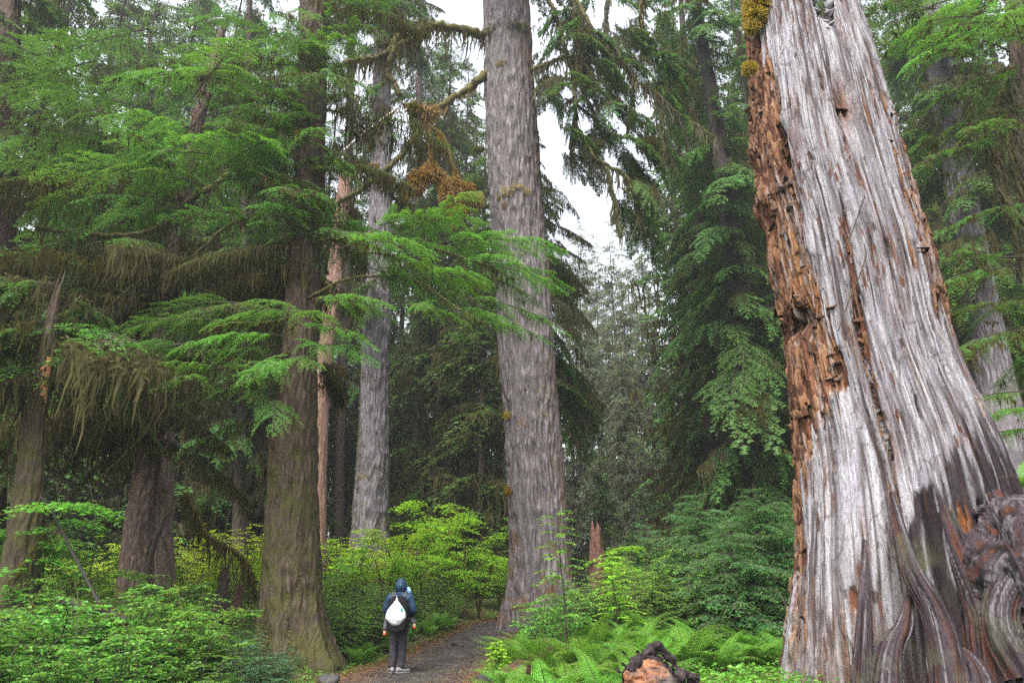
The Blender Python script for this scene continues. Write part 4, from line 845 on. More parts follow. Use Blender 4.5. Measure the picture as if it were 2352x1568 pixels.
# ---------------------------------------------------------------- the silver snag
SR = [(1713, 1957, 0), (1722, 1962, 60), (1729, 1994, 145), (1722, 2008, 200), (1736, 2028, 250), (1728, 2046, 345), (1738, 2071, 400), (1764, 2084, 480), (1778, 2112, 560), (1786, 2139, 620), (1795, 2155, 700), (1806, 2163, 800), (1813, 2181, 850), (1822, 2210, 900),
      (1830, 2260, 1000), (1838, 2300, 1100), (1836, 2335, 1200), (1822, 2372, 1300), (1811, 2398, 1380), (1812, 2412, 1430), (1808, 2430, 1500), (1795, 2455, 1568)]
SY = 8.6
T0 = Trunk(SR, SY, None); z0 = g1(3.3, SY) - .15; zt = 12.3
NT, NZ = 500, 720
T0.P[:, 2] *= np.interp(T0.P[:, 0], [1.5, 4, 7], [.93, .95, .975])
P0 = T0.P[np.argsort(T0.P[:, 0])]; P0 = P0[P0[:, 0] > .5]
zz = np.linspace(z0, zt, NZ)
cx = np.interp(zz, P0[:, 0], P0[:, 1]); rr0 = np.interp(zz, P0[:, 0], P0[:, 2])
kb = zz < P0[0, 0]; cx[kb] = P0[0, 1]; rr0[kb] = P0[0, 2] + (P0[0, 0] - zz[kb]) * .2
ka = zz > P0[-1, 0]; sl = (P0[-1] - P0[-5]) / (P0[-1, 0] - P0[-5, 0]); cx[ka] = P0[-1, 1] + sl[1] * (zz[ka] - P0[-1, 0]); rr0[ka] = P0[-1, 2] - .06 * (zz[ka] - P0[-1, 0])
th = np.concatenate([np.linspace(-PI, 0, 390, endpoint=False), np.linspace(0, PI, 110, endpoint=False)])
FACE = -.50      # turn so that the measured side faces the trail
for _ in range(1500): cx[1:-1] = .5 * cx[1:-1] + .25 * (cx[:-2] + cx[2:]); rr0[1:-1] = .5 * rr0[1:-1] + .25 * (rr0[:-2] + rr0[2:])
TH, ZZ = np.meshgrid(th, zz); R0 = rr0[:, None] + 0 * TH; CXs = cx[:, None] + 0 * TH
C, S = np.cos(TH), np.sin(TH); ZR = ZZ - z0
def zv(v): return at(2000, v, SY - .8).z
VV = np.interp(-ZZ, [-zv(v) for v in range(-300, 1700, 50)], list(range(-300, 1700, 50)))       # height read as picture row
TW = TH + .02 * ZZ                                                                     # grain twists slightly
w1 = fbm(C * 2.2, S * 2.2, ZZ * .13, 101, 3); gr = vn(np.cos(TW) * 22, np.sin(TW) * 22, ZZ * .5, 103); gr2 = vn(np.cos(TW) * 48, np.sin(TW) * 48, ZZ * 2.2, 104)
rid = 1 - np.abs(vn(np.cos(TW) * 7, np.sin(TW) * 7, ZZ * .13, 105)); lo = sst(950, 1350, VV)
en = .14 * fbm(C * 5, S * 5, ZZ * 1.1, 107, 4) + .10 * vn(np.cos(TW) * 14, np.sin(TW) * 14, ZZ * .7, 108) + .12 * vn(np.cos(TW) * 38, np.sin(TW) * 38, ZZ * 1.3, 109)
# where the wood is rotten: a band down the left side, a band on the right shoulder, a seam in the middle
lim = np.interp(VV, [0, 100, 300, 480, 560, 700, 850, 950, 1050, 1300, 1568], [-.66, -.58, -.50, -.56, -.54, -.42, -.30, -.60, -.85, -.97, -.9])
rotL = sst(.03, -.03, C - lim + en * 1.6)
limR = np.interp(VV, [0, 150, 250, 500, 700, 800, 950, 1100], [1.05, .92, .78, .66, .80, .98, .95, 1.1])
rotR = sst(-.02, .05, C - limR + en * 1.5)
seam = np.exp(-((C - np.interp(VV, [250, 600, 800, 1000, 1150], [.12, -.02, -.05, -.07, 0]) + .1 * en) / .045) ** 2) * sst(380, 600, VV) * sst(1150, 980, VV)
knot = np.exp(-((C - .33) / .10) ** 2 - ((VV - 255) / 55) ** 2); orangeP = np.exp(-((C - .38 - .25 * (VV - 1230) / 200) / .11) ** 2 - ((VV - 1230) / 75) ** 2); lowO = np.exp(-((C + .38) / .12) ** 2 - ((VV - 1370) / 60) ** 2)
fib = .45 * vn(np.cos(TW) * 30, np.sin(TW) * 30, ZZ * 1.1, 171) + .35 * vn(np.cos(TW) * 13, np.sin(TW) * 13, ZZ * .9, 172); orangeP = sst(.42, .58, orangeP + fib); lowO = sst(.5, .66, lowO + fib); seam = sst(.35, .55, seam + .8 * fib); spots = sst(.62, .74, .5 + .5 * fbm(np.cos(TW) * 8, np.sin(TW) * 8, ZZ * .8, 173, 4) + .5 * fib - .12) * sst(.75, .2, np.abs(C + .15))
rot = np.clip(np.maximum.reduce([rotL, rotR, seam, knot, orangeP, lowO, .9 * spots]) * (S < .55), 0, 1)
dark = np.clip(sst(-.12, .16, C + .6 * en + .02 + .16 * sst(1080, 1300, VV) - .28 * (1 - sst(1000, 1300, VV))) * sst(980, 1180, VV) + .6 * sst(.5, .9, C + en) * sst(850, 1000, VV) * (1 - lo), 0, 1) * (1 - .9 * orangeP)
ch = cell(TW * 16, ZZ * 2.2 + 3 * vn(TW * 16, ZZ * .5, 0, 4), 0 * C, 111); ch2 = cell(TW * 34 + ZZ, ZZ * 6 + 2 * gr, 0 * C, 113)
rid2 = 1 - np.abs(vn(np.cos(TW) * 15, np.sin(TW) * 15, ZZ * .2, 167)); ledge = cell(TW * 11 + .6 * gr, ZZ * .7 + 2 * vn(TW * 9, ZZ * .3, 0, 168), 0 * C, 169)
D = .07 * R0 * w1 + .032 * (rid - .6) + .016 * (rid2 - .7) + .013 * gr + .011 * gr2 + .018 * ledge * sst(-.2, .4, vn(C * 6, S * 6, ZZ * 1.2, 175))
D += rot * (-.035 + .032 * ch + .022 * ch2 + .03 * gr)
D += lo * (.11 * R0 * vn(np.cos(TW) * 2.6 + .4 * ZR * C, np.sin(TW) * 2.6, ZZ * .35, 117) + .05 * (1 - np.abs(vn(np.cos(TW) * 5 - .5 * ZR, np.sin(TW) * 5, ZZ * .5, 119))) - .06)
# real hollows: (side, row, half-width, half-height, depth)
hol = np.zeros_like(C)
for c_, v_, a_, b_, d_ in ((-.52, 305, .05, 46, .30), (-.80, 705, .14, 38, .22), (-.60, 720, .07, 30, .12), (.045, 722, .017, 34, .16), (-.035, 745, .013, 46, .12), (.30, 950, .02, 22, .10), (.46, 940, .014, 40, .10), (.52, 800, .02, 22, .06), (.58, 1190, .04, 40, .12), (.36, 1440, .03, 60, .12), (-.28, 520, .02, 60, .08), (.42, 610, .02, 40, .10), (.26, 560, .015, 60, .07)):
    e = np.exp(-((C - c_ + .03 * gr + .012 * gr2 + .00012 * (VV - v_) ** 1) / (a_ * (1 - .3 * np.clip((VV - v_) / b_, -1, 1)))) ** 2 - ((VV - v_ + 26 * gr + 14 * gr2) / b_) ** 4) * (S < 0); D -= d_ * e; hol = np.maximum(hol, e)
D -= .06 * seam + .10 * knot * (S < 0)
D += .10 * np.exp(-((C + .93) / .16) ** 2 - ((VV - 380) / 35) ** 2) - .05 * np.exp(-((C + .95) / .1) ** 2 - ((VV - 290) / 30) ** 2) + .06 * np.exp(-((C + .93) / .15) ** 2 - ((VV - 520) / 50) ** 2)
crk = sst(.62, .80, np.abs(gr) * .6 + np.abs(vn(np.cos(TW) * 30, np.sin(TW) * 30, ZZ * .6, 121)) * .75) * (1 - rot)
D -= .018 * crk
R = np.maximum(R0 + D, .05)
CT, ST = np.cos(TH + FACE), np.sin(TH + FACE)
V = np.stack([CXs + R * CT, SY + R * ST, ZZ + .04 * rot * ch2], -1)
# height of the broken rim round the trunk
sp = .5 * vn(np.cos(th) * 9, np.sin(th) * 9, 0 * th, 131) + .5 * vn(np.cos(th) * 30, np.sin(th) * 30, 0 * th, 133); cth, sth = np.cos(th), np.sin(th)
Hf = np.interp(cth, [-1, -.6, .0, .10, .22, .34, .42, .50, .57, .64, .75, .9, 1], [11.0, 12.0, 12.2, 11.4, 9.75, 9.05, 8.95, 9.3, 10.5, 11.6, 11.4, 11.0, 10.4])
Hb = np.interp(cth, [-1, -.5, -.1, .9, 1], [11.0, 10.2, 8.7, 8.6, 10.4]); Ht = np.where(sth < 0, Hf, Hb) + .22 * sp + .10 * cell(th * 25, 0 * th, 0 * th, 9)
# colour of the wood itself
fine = vn(np.cos(TW) * 75, np.sin(TW) * 75, ZZ * 3.2, 141); st_ = .6 * vn(np.cos(TW) * 36, np.sin(TW) * 36, ZZ * .35, 143) + .5 * vn(np.cos(TW) * 20, np.sin(TW) * 20, ZZ * 1.6, 144); bl = fbm(C * 3, S * 3, ZZ * .8, 145, 3)
def lerp(a, b, k): return a + (b - a) * k[..., None]
c3 = lambda *c: np.array(c, float)
ln1 = sst(.80, .97, 1 - np.abs(vn(np.cos(TW) * 17 + .3 * gr, np.sin(TW) * 17, ZZ * .45, 161))) * sst(-.3, .3, vn(C * 5, S * 5, ZZ * 1.4, 162)); ln2 = sst(.70, .95, 1 - np.abs(vn(np.cos(TW) * 42, np.sin(TW) * 42, ZZ * 1.1, 163))) * sst(-.1, .5, vn(C * 8, S * 8, ZZ * 2.2, 164))
blot = fbm(np.cos(TW) * 7, np.sin(TW) * 7, ZZ * 1.0, 165, 4)
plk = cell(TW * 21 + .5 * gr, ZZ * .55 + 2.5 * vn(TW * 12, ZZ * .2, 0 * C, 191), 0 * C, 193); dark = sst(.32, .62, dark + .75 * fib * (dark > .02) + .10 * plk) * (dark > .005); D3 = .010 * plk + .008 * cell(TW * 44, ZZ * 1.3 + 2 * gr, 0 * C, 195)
V = V + (D3 * (1 - rot))[..., None] * np.stack([CT, ST, 0 * CT], -1)
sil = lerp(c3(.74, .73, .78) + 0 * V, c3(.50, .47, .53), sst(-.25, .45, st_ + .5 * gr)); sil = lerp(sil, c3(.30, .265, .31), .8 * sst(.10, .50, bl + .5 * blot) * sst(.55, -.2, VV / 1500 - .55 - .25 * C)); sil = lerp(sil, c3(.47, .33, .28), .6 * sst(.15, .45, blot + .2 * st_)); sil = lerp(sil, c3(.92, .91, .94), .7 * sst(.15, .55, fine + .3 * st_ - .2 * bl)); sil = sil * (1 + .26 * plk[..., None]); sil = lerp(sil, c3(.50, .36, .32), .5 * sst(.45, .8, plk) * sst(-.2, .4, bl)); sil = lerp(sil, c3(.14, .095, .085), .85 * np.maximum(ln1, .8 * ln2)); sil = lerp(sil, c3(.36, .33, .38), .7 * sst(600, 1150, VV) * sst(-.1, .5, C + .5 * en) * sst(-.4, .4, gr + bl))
rt = lerp(c3(.48, .205, .115) + 0 * V, c3(.19, .08, .052), sst(-.4, .4, ch)); rt = lerp(rt, c3(.74, .42, .22), .7 * sst(.1, .7, ch2)); rt = lerp(rt, c3(.055, .03, .022), .8 * sst(.45, .85, -gr + .2 * ch2)); rt = lerp(rt, c3(.78, .66, .62), .8 * sst(.10, .38, st_ + .35 * fine + .25 * plk - .12) * sst(80, 320, VV)); rt = lerp(rt, c3(.56, .27, .08), .55 * np.exp(-((C + .62) / .16) ** 2 - ((VV - 560) / 120) ** 2))
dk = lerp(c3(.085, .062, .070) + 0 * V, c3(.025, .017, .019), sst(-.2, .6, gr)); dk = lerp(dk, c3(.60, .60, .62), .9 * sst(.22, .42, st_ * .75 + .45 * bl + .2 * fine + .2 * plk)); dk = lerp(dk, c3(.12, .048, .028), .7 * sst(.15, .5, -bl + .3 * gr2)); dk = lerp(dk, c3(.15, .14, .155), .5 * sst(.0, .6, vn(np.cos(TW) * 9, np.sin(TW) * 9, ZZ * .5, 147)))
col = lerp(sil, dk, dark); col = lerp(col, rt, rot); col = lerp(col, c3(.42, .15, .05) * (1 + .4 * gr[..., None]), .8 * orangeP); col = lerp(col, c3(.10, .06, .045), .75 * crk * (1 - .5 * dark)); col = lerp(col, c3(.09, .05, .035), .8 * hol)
fl = sst(.78, .9, ch2 + .3 * fine) * (1 - rot) * (1 - dark) * sst(.0, .4, bl + .2); col = lerp(col, c3(.26, .11, .06), fl)
pk = sst(1250, 1560, VV) * sst(.2, -.5, C) * sst(-.3, .5, bl + .4 * st_); col = lerp(col, c3(.40, .24, .17), .7 * pk)
li = sst(.1, .5, fbm(C * 9, S * 9, ZZ * 3, 151, 3) + .15) * np.exp(-((C + .02) / .16) ** 2 - ((VV - 1320) / 55) ** 2) + .5 * sst(.25, .6, fbm(C * 6, S * 6, ZZ * 2, 153, 4)) * sst(1100, 1450, VV); col = lerp(col, c3(.25, .27, .14), np.clip(li, 0, .8))
bore = sst(.86, .93, cell(TW * 26 + .4 * gr, ZZ * 9 + .5 * gr2, 0 * C, 181)) * sst(-.05, .35, blot + .3 * bl) ; D2 = bore * .012; chk = sst(.90, .98, 1 - np.abs(vn(np.cos(TW) * 10, np.sin(TW) * 10, ZZ * 5, 183))) * sst(.05, .4, vn(np.cos(TW) * 6, np.sin(TW) * 6, ZZ * 1.5, 184)) * .6
V = V - (D2[..., None] * np.stack([CT, ST, 0 * CT], -1)).reshape(V.shape); col = lerp(col, c3(.10, .055, .04), .85 * bore * (1 - rot)); col = lerp(col, c3(.16, .11, .10), chk * (1 - rot))
col = lerp(col, c3(.07, .045, .04), .5 * sst(.45, .15, rid2) * (1 - rot))
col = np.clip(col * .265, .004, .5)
i = np.arange(NZ - 1)[:, None] * NT; j = np.arange(NT)[None]; k = (j + 1) % NT
Q = np.stack([i + j, i + k, i + NT + k, i + NT + j], -1)
okf = (zz[:-1, None] < np.minimum(Ht, np.roll(Ht, -1))[None]); Q = Q[okf].reshape(-1, 4)
snag = thing('broken_snag', 'huge leaning silver-grey dead snag with orange rot and a splintered forked top', 'snag', (float(cx[0]), SY, g1(3.3, SY)))
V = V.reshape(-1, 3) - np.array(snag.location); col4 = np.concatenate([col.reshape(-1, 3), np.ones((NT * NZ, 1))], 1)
us = np.unique(Q); remap = np.full(NT * NZ, -1); remap[us] = np.arange(len(us))
def snagmat():
    m, nt, out = mat('weathered_wood'); n = N(nt); co = n('TexCoord').outputs['Object']; ti = n('Attribute', attribute_name='tint').outputs['Color']
    mp = n('Mapping', i={'Vector': co, 'Rotation': (0, -.16, 0), 'Scale': (60, 60, 5)}).outputs[0]
    a = n('TexNoise', i={'Vector': mp, 'Scale': 1.0, 'Detail': 6.0, 'Roughness': .7, 'Distortion': .6}).outputs['Fac']
    mp2 = n('Mapping', i={'Vector': co, 'Rotation': (0, -.16, 0), 'Scale': (18, 18, 1.3)}).outputs[0]
    b = n('TexNoise', i={'Vector': mp2, 'Scale': 1.0, 'Detail': 5.0, 'Roughness': .65, 'Distortion': .8}).outputs['Fac']
    c = n.mix(1.0, ti, n.ramp(a, [(.28, (.30, .26, .25)), (.47, (1, 1, 1)), (.75, (1.3, 1.3, 1.3))]), 'MULTIPLY')
    c = n.mix(1.0, c, n.ramp(b, [(.30, (.55, .48, .46)), (.45, (1, 1, 1))]), 'MULTIPLY')
    h = n.math('ADD', n.math('MULTIPLY', a, .5), b)
    bp = n('Bump', i={'Height': h, 'Strength': .9, 'Distance': .03})
    p = n('BsdfPrincipled', i={'Base Color': c, 'Roughness': .92, 'Specular IOR Level': .12, 'Normal': bp.outputs[0]})
    nt.links.new(p.outputs[0], out.inputs[0]); return m
M['snag'] = snagmat()
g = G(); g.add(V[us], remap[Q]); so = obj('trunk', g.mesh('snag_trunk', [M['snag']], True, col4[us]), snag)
md = so.modifiers.new('wall', 'SOLIDIFY'); md.thickness = .14; md.offset = -1
# splinters and flakes that stand out of the rotten wood
rs = np.random.RandomState(4); g = G(); fl_ = (rot.reshape(-1) > .6) & (S.reshape(-1) < .1)
cand = np.nonzero(fl_ & (ZZ.reshape(-1) < np.tile(Ht, NZ) - .2))[0]; pick = rs.choice(cand, 1500, replace=False)
P = V[pick]; nrml = np.stack([CT.reshape(-1)[pick], ST.reshape(-1)[pick], 0 * P[:, 0]], 1); ax_ = np.array([-.16, 0, 1.0])
l = rs.uniform(.04, .26, len(P)) * rs.choice([1, .6], len(P)); dd = nrm(ax_ * rs.choice([1, -1], (len(P), 1)) + nrml * rs.uniform(.0, .45, (len(P), 1)) + rs.normal(0, .08, P.shape))
w = rs.uniform(.008, .03, len(P)); tn = nrm(np.cross(nrml, ax_))
c4 = []
for s_ in (0, 1):
    off = nrml * (.006 * (1 - 2 * s_)); b = P - nrml * .01
    Vq = np.stack([b - tn * w[:, None] * .5 + off, b + tn * w[:, None] * .5 + off, b + dd * l[:, None] + tn * w[:, None] * .18, b + dd * l[:, None] - tn * w[:, None] * .12], 1)
    g.add(Vq.reshape(-1, 3), np.arange(4 * len(P)).reshape(-1, 4)); c4.append(np.repeat(col4[pick] * rs.uniform(.6, 1.5, (len(P), 1)), 4, 0))
obj('splinters', g.mesh('splinters', [M['snag']], False, np.concatenate(c4)), snag)
g = G(); tube(g, np.array([pt(snag, 1853, 44, 8.3), pt(snag, 1890, 88, 8.25), pt(snag, 1930, 140, 8.2)]), [.035, .075, .05], 4); n_ = g.n
obj('broken_spike', g.mesh('broken_spike', [M['snag']], False, np.tile([.20, .13, .13, 1.0], (n_, 1))), snag)
g = G()
for px in (((1985, 560), (1988, 590), (1972, 640), (1950, 690), (1925, 760)), ((1998, 436), (1990, 440), (1975, 480), (1962, 520), (1940, 570))):
    PP = smoothline([pt(snag, u, v + 0, SY - .98) for u, v in px], 20); tube(g, PP, .008, 4)
obj('dead_vine', g.mesh('dead_vine', [M['twig']]), snag)
for u, v, s_ in ((1742, 15, .22), (1735, 40, .2), (1760, 5, .2), (1728, 62, .14), (1722, 155, .12), (1715, 165, .08), (1740, -10, .25)): moss_tuft(snag, pt(snag, u, v, SY - .35), s_, 'moss_gold', 700, hang=.6)
for u, v, s_ in ((1990 - 85, 25, .1), (1882, 60, .12), (1890, 95, .1)): moss_tuft(snag, pt(snag, u, v, SY), s_, 'moss_gold', 260, hang=.8)
# twisted root burl on its right side
def burl(name, c, rad, seed, wav=3.0, nt=220, nz=170):
    t = np.arange(nt) * 2 * PI / nt; p = np.linspace(.02, PI - .02, nz); T, Pp = np.meshgrid(t, p); d = np.stack([np.sin(Pp) * np.cos(T), np.sin(Pp) * np.sin(T), np.cos(Pp)], -1)
    wp = np.stack([fbm(d[..., 0] * 1.6, d[..., 1] * 1.6, d[..., 2] * 1.6, seed + q, 2) for q in (1, 2, 3)], -1); e = d + .55 * wp
    rg = 1 - np.abs(vn(e[..., 0] * wav * 2.2, e[..., 1] * wav * 2.2, e[..., 2] * wav * .7, seed)); rf = 1 - np.abs(vn(e[..., 0] * wav * 7, e[..., 1] * wav * 7, e[..., 2] * wav * 1.6, seed + 5))
    k = 1 + .28 * fbm(d[..., 0] * 1.7, d[..., 1] * 1.7, d[..., 2] * 1.7, seed + 9, 2) + .16 * (rg - .6) + .05 * (rf - .6) + .05 * fbm(d[..., 0] * 14, d[..., 1] * 14, d[..., 2] * 14, seed + 13, 3)
    Vb = d * np.array(rad) * k[..., None]; bb = fbm(e[..., 0] * 3, e[..., 1] * 3, e[..., 2] * 3, seed + 11, 3)
    cc = lerp(c3(.030, .022, .025) + 0 * d, c3(.009, .006, .007), sst(.75, .3, rg)); cc = lerp(cc, c3(.11, .105, .115), .5 * sst(.78, .95, rf + .5 * bb - .1)); cc = lerp(cc, c3(.06, .022, .012), .8 * sst(.15, .45, -bb + .2 * d[..., 2])); cc = np.clip(cc, .01, .9)
    i = np.arange(nz - 1)[:, None] * nt; j = np.arange(nt)[None]; kk = (j + 1) % nt; g = G()
    g.add(Vb.reshape(-1, 3) + c, np.stack([i + j, i + nt + j, i + nt + kk, i + kk], -1).reshape(-1, 4)); return obj(name, g.mesh(name, [M['snag']], True, np.concatenate([cc.reshape(-1, 3), np.ones((nt * nz, 1))], 1)), snag)
burl('root_burl', pt(snag, 2345, 1330, 6.95), (.42, .42, .62), 200, 1.7); burl('root_burl', pt(snag, 2335, 1180, 7.35), (.40, .36, .17), 260, 1.4)
def root(px, Ys, r0, r1, seed):
    """A fluted buttress root with wavy grain that runs down the foot of the snag."""
    nt, nz = 110, 260; A = np.array([np.array(at(u, v, y)) for (u, v), y in zip(px, Ys)]) - np.array(snag.location); P = smoothline(A, nz); T = nrm(np.gradient(P, axis=0)); Nn = nrm(np.array([0, -1.0, 0]) - (T @ np.array([0, -1.0, 0]))[:, None] * T); B = np.cross(T, Nn)
    t = np.arange(nt) * 2 * PI / nt; Tg, Qg = np.meshgrid(t, np.linspace(0, 1, nz)); L = float(np.linalg.norm(np.diff(A, axis=0), axis=1).sum()); sw = Tg + .5 * vn(Qg * 3, Qg * 0, Qg * 0, seed) + .25 * vn(np.cos(Tg), np.sin(Tg), Qg * L * 1.2, seed + 1)
    g1_ = 1 - np.abs(vn(np.cos(sw) * 4, np.sin(sw) * 4, Qg * L * .8, seed + 2)); g2_ = 1 - np.abs(vn(np.cos(sw) * 11, np.sin(sw) * 11, Qg * L * 1.6, seed + 3)); lm = fbm(np.cos(Tg), np.sin(Tg), Qg * L * 1.4, seed + 4, 3)
    R = (r0 + (r1 - r0) * Qg) * (1 + .30 * lm + .22 * (g1_ - .65) + .10 * (g2_ - .65)); Vr = P[:, None] + R[..., None] * (np.cos(Tg)[..., None] * Nn[:, None] + np.sin(Tg)[..., None] * B[:, None])
    bb = fbm(np.cos(sw) * 3, np.sin(sw) * 3, Qg * L * 1.0, seed + 6, 3); fs = vn(np.cos(sw) * 24, np.sin(sw) * 24, Qg * L * 3, seed + 7)
    cc = lerp(c3(.030, .022, .025) + 0 * Vr, c3(.009, .006, .007), sst(.8, .35, g1_)); cc = lerp(cc, c3(.13, .125, .135), .6 * sst(.58, .72, .55 * g2_ + .55 * bb + .2 * fs)); cc = lerp(cc, c3(.06, .022, .013), .8 * sst(.12, .4, -bb + .2 * fs)); cc = lerp(cc, c3(.06, .065, .04), .35 * sst(.1, .4, fbm(Vr[..., 0] * 4, Vr[..., 1] * 4, Vr[..., 2] * 4, 77, 3))); cc = np.clip(cc, .006, .5)
    i = np.arange(nz - 1)[:, None] * nt; j = np.arange(nt)[None]; kk = (j + 1) % nt; g = G(); g.add(Vr.reshape(-1, 3), np.stack([i + j, i + kk, i + nt + kk, i + nt + j], -1).reshape(-1, 4)); obj('buttress_root', g.mesh('buttress_root', [M['snag']], True, np.concatenate([cc.reshape(-1, 3), np.ones((nt * nz, 1))], 1)), snag)
for px, Ys, r0, r1, sd_ in ((((2130, 1060), (2190, 1230), (2255, 1400), (2300, 1600)), (7.75, 7.3, 7.05, 6.8), .03, .20, 610), (((2050, 1130), (2085, 1290), (2150, 1420), (2190, 1620)), (7.6, 7.15, 6.95, 6.75), .03, .17, 620), (((2210, 1080), (2262, 1230), (2310, 1400), (2345, 1600)), (7.9, 7.4, 7.0, 6.75), .04, .22, 630),
                        (((2090, 1360), (2075, 1440), (2040, 1500), (2045, 1640)), (7.3, 7.0, 6.9, 6.75), .03, .17, 640), (((2290, 1140), (2330, 1260), (2300, 1420), (2360, 1560)), (7.2, 6.85, 6.75, 6.6), .10, .17, 650), (((2180, 1480), (2230, 1530), (2260, 1640)), (7.2, 6.85, 6.65), .04, .18, 660), (((1985, 1240), (1985, 1400), (1975, 1620)), (7.4, 7.05, 6.9), .02, .10, 670)):
    root(px, Ys, r0, r1, sd_)

# ---------------------------------------------------------------- logs, stumps, stones
lg = thing('cut_log', 'dark rough-barked fallen log end with orange torn wood among the ferns', 'log', tuple(at(1500, 1588, 7.4)))
nt, nz = 90, 60; t = np.arange(nt) * 2 * PI / nt; q = np.linspace(0, 1, nz); T, Qg = np.meshgrid(t, q); rad = .25
lump = 1 + .07 * cell(T * 4 + Qg * 2, Qg * 22 + 2 * vn(T * 3, Qg * 9, 0, 5), 0 * T, 405) + .20 * fbm(np.cos(T) * 2, np.sin(T) * 2, Qg * 4, 401, 3) + .10 * (1 - np.abs(vn(np.cos(T) * 6, np.sin(T) * 6, Qg * 3, 403))) + .30 * np.exp(-((T - 1.75) / .55) ** 2 - ((Qg - .10) / .10) ** 2) + .16 * np.exp(-((T - 2.5) / .3) ** 2 - ((Qg - .05) / .08) ** 2)
ax_ = nrm(np.array([.30, .94, -.16])); e1 = nrm(np.cross([0, 0, 1.0], ax_)); e2 = np.cross(ax_, e1)
Vl = (Qg * 1.6 - .08)[..., None] * ax_ + rad * lump[..., None] * (np.cos(T)[..., None] * -e1 + np.sin(T)[..., None] * e2)
i = np.arange(nz - 1)[:, None] * nt; j = np.arange(nt)[None]; kk = (j + 1) % nt; g = G(); g.add(Vl.reshape(-1, 3), np.stack([i + j, i + kk, i + nt + kk, i + nt + j], -1).reshape(-1, 4))
M['log_bark'] = bark('charred_log_bark', (.034, .023, .024), (.007, .005, .006), (.16, .12, .03), .0, 16, .5, 1.0, .05, lichen=(.09, .065, .06))
obj('bark', g.mesh('log_bark', [M['log_bark']], False), lg)
rl = np.random.RandomState(12); kq, kt = rl.randint(0, 34, 420), rl.randint(0, nt, 420); B_ = Vl[kq, kt]; Nn_ = nrm(B_ - (Qg[kq, kt] * 1.6 - .08)[:, None] * ax_); fl2 = G()
leaves(fl2, B_ - Nn_ * .004, ax_ * rl.choice([1, -1], (420, 1)) + Nn_ * rl.uniform(.1, .7, (420, 1)) + rl.normal(0, .3, (420, 3)), Nn_ + rl.normal(0, .2, (420, 3)), rl.uniform(.03, .11, 420), rl.uniform(.02, .055, 420), 0, mid=.6); obj('bark_flakes', fl2.mesh('bark_flakes', [M['log_bark']]), lg)
nr = 30; ra = np.linspace(0, 1, nr)[:, None] * np.ones((1, nt)); Tg = t[None] + 0 * ra; g = G()
bul = .10 * (1 - ra ** 2) + .05 * fbm(ra * np.cos(Tg) * 3, ra * np.sin(Tg) * 3, 0 * ra, 411, 3) + .03 * np.abs(vn(ra * np.cos(Tg) * 10, ra * np.sin(Tg) * 2.5, 0 * ra, 413)) - .10 * sst(.1, -.5, ra * np.sin(Tg) + .15)
Ve = (-.06 - bul)[..., None] * ax_ + (rad * .98 * ra * lump[0][None])[..., None] * (np.cos(Tg)[..., None] * -e1 + np.sin(Tg)[..., None] * e2)
i = np.arange(nr - 1)[:, None] * nt; g.add(Ve.reshape(-1, 3), np.stack([i + j, i + nt + j, i + nt + kk, i + kk], -1).reshape(-1, 4))
def tornmat():
    m, nt_, out = mat('orange_heartwood'); n = N(nt_); co = n('TexCoord').outputs['Object']
    a = n('TexNoise', i={'Vector': n('Mapping', i={'Vector': co, 'Rotation': (0, .5, .6), 'Scale': (7, 7, 26)}).outputs[0], 'Scale': 1.0, 'Detail': 5.0, 'Distortion': .7}).outputs['Fac']; b = n('TexNoise', i={'Vector': co, 'Scale': 5.0, 'Detail': 4.0}).outputs['Fac']
    c = n.ramp(a, [(.3, (.035, .012, .006)), (.5, (.11, .036, .009)), (.72, (.17, .075, .024))]); c = n.mix(n.ramp(b, [(.44, (0, 0, 0)), (.58, (1, 1, 1))]), c, (.03, .021, .016))
    p = n('BsdfPrincipled', i={'Base Color': c, 'Roughness': .7, 'Normal': n('Bump', i={'Height': a, 'Strength': .7, 'Distance': .03}).outputs[0]}); nt_.links.new(p.outputs[0], out.inputs[0]); return m
obj('torn_end', g.mesh('torn_end', [tornmat()], True), lg)
g = G(); tube(g, smoothline([[-.24, .03, .12], [-.17, .02, .24], [-.04, .05, .33], [.08, .10, .38], [.20, .12, .31], [.30, .12, .18]], 40), np.interp(np.linspace(0, 1, 40), [0, .3, .6, 1], [.03, .045, .06, .02]), 22, lump=.7, seed=3); tube(g, smoothline([[.22, -.12, .10], [.30, -.05, .15], [.44, .02, .10]], 20), [.02] + [.045] * 18 + [.02], 14, lump=.9, seed=8)
obj('bark_lump', g.mesh('bark_lump', [M['log_bark']], False), lg)
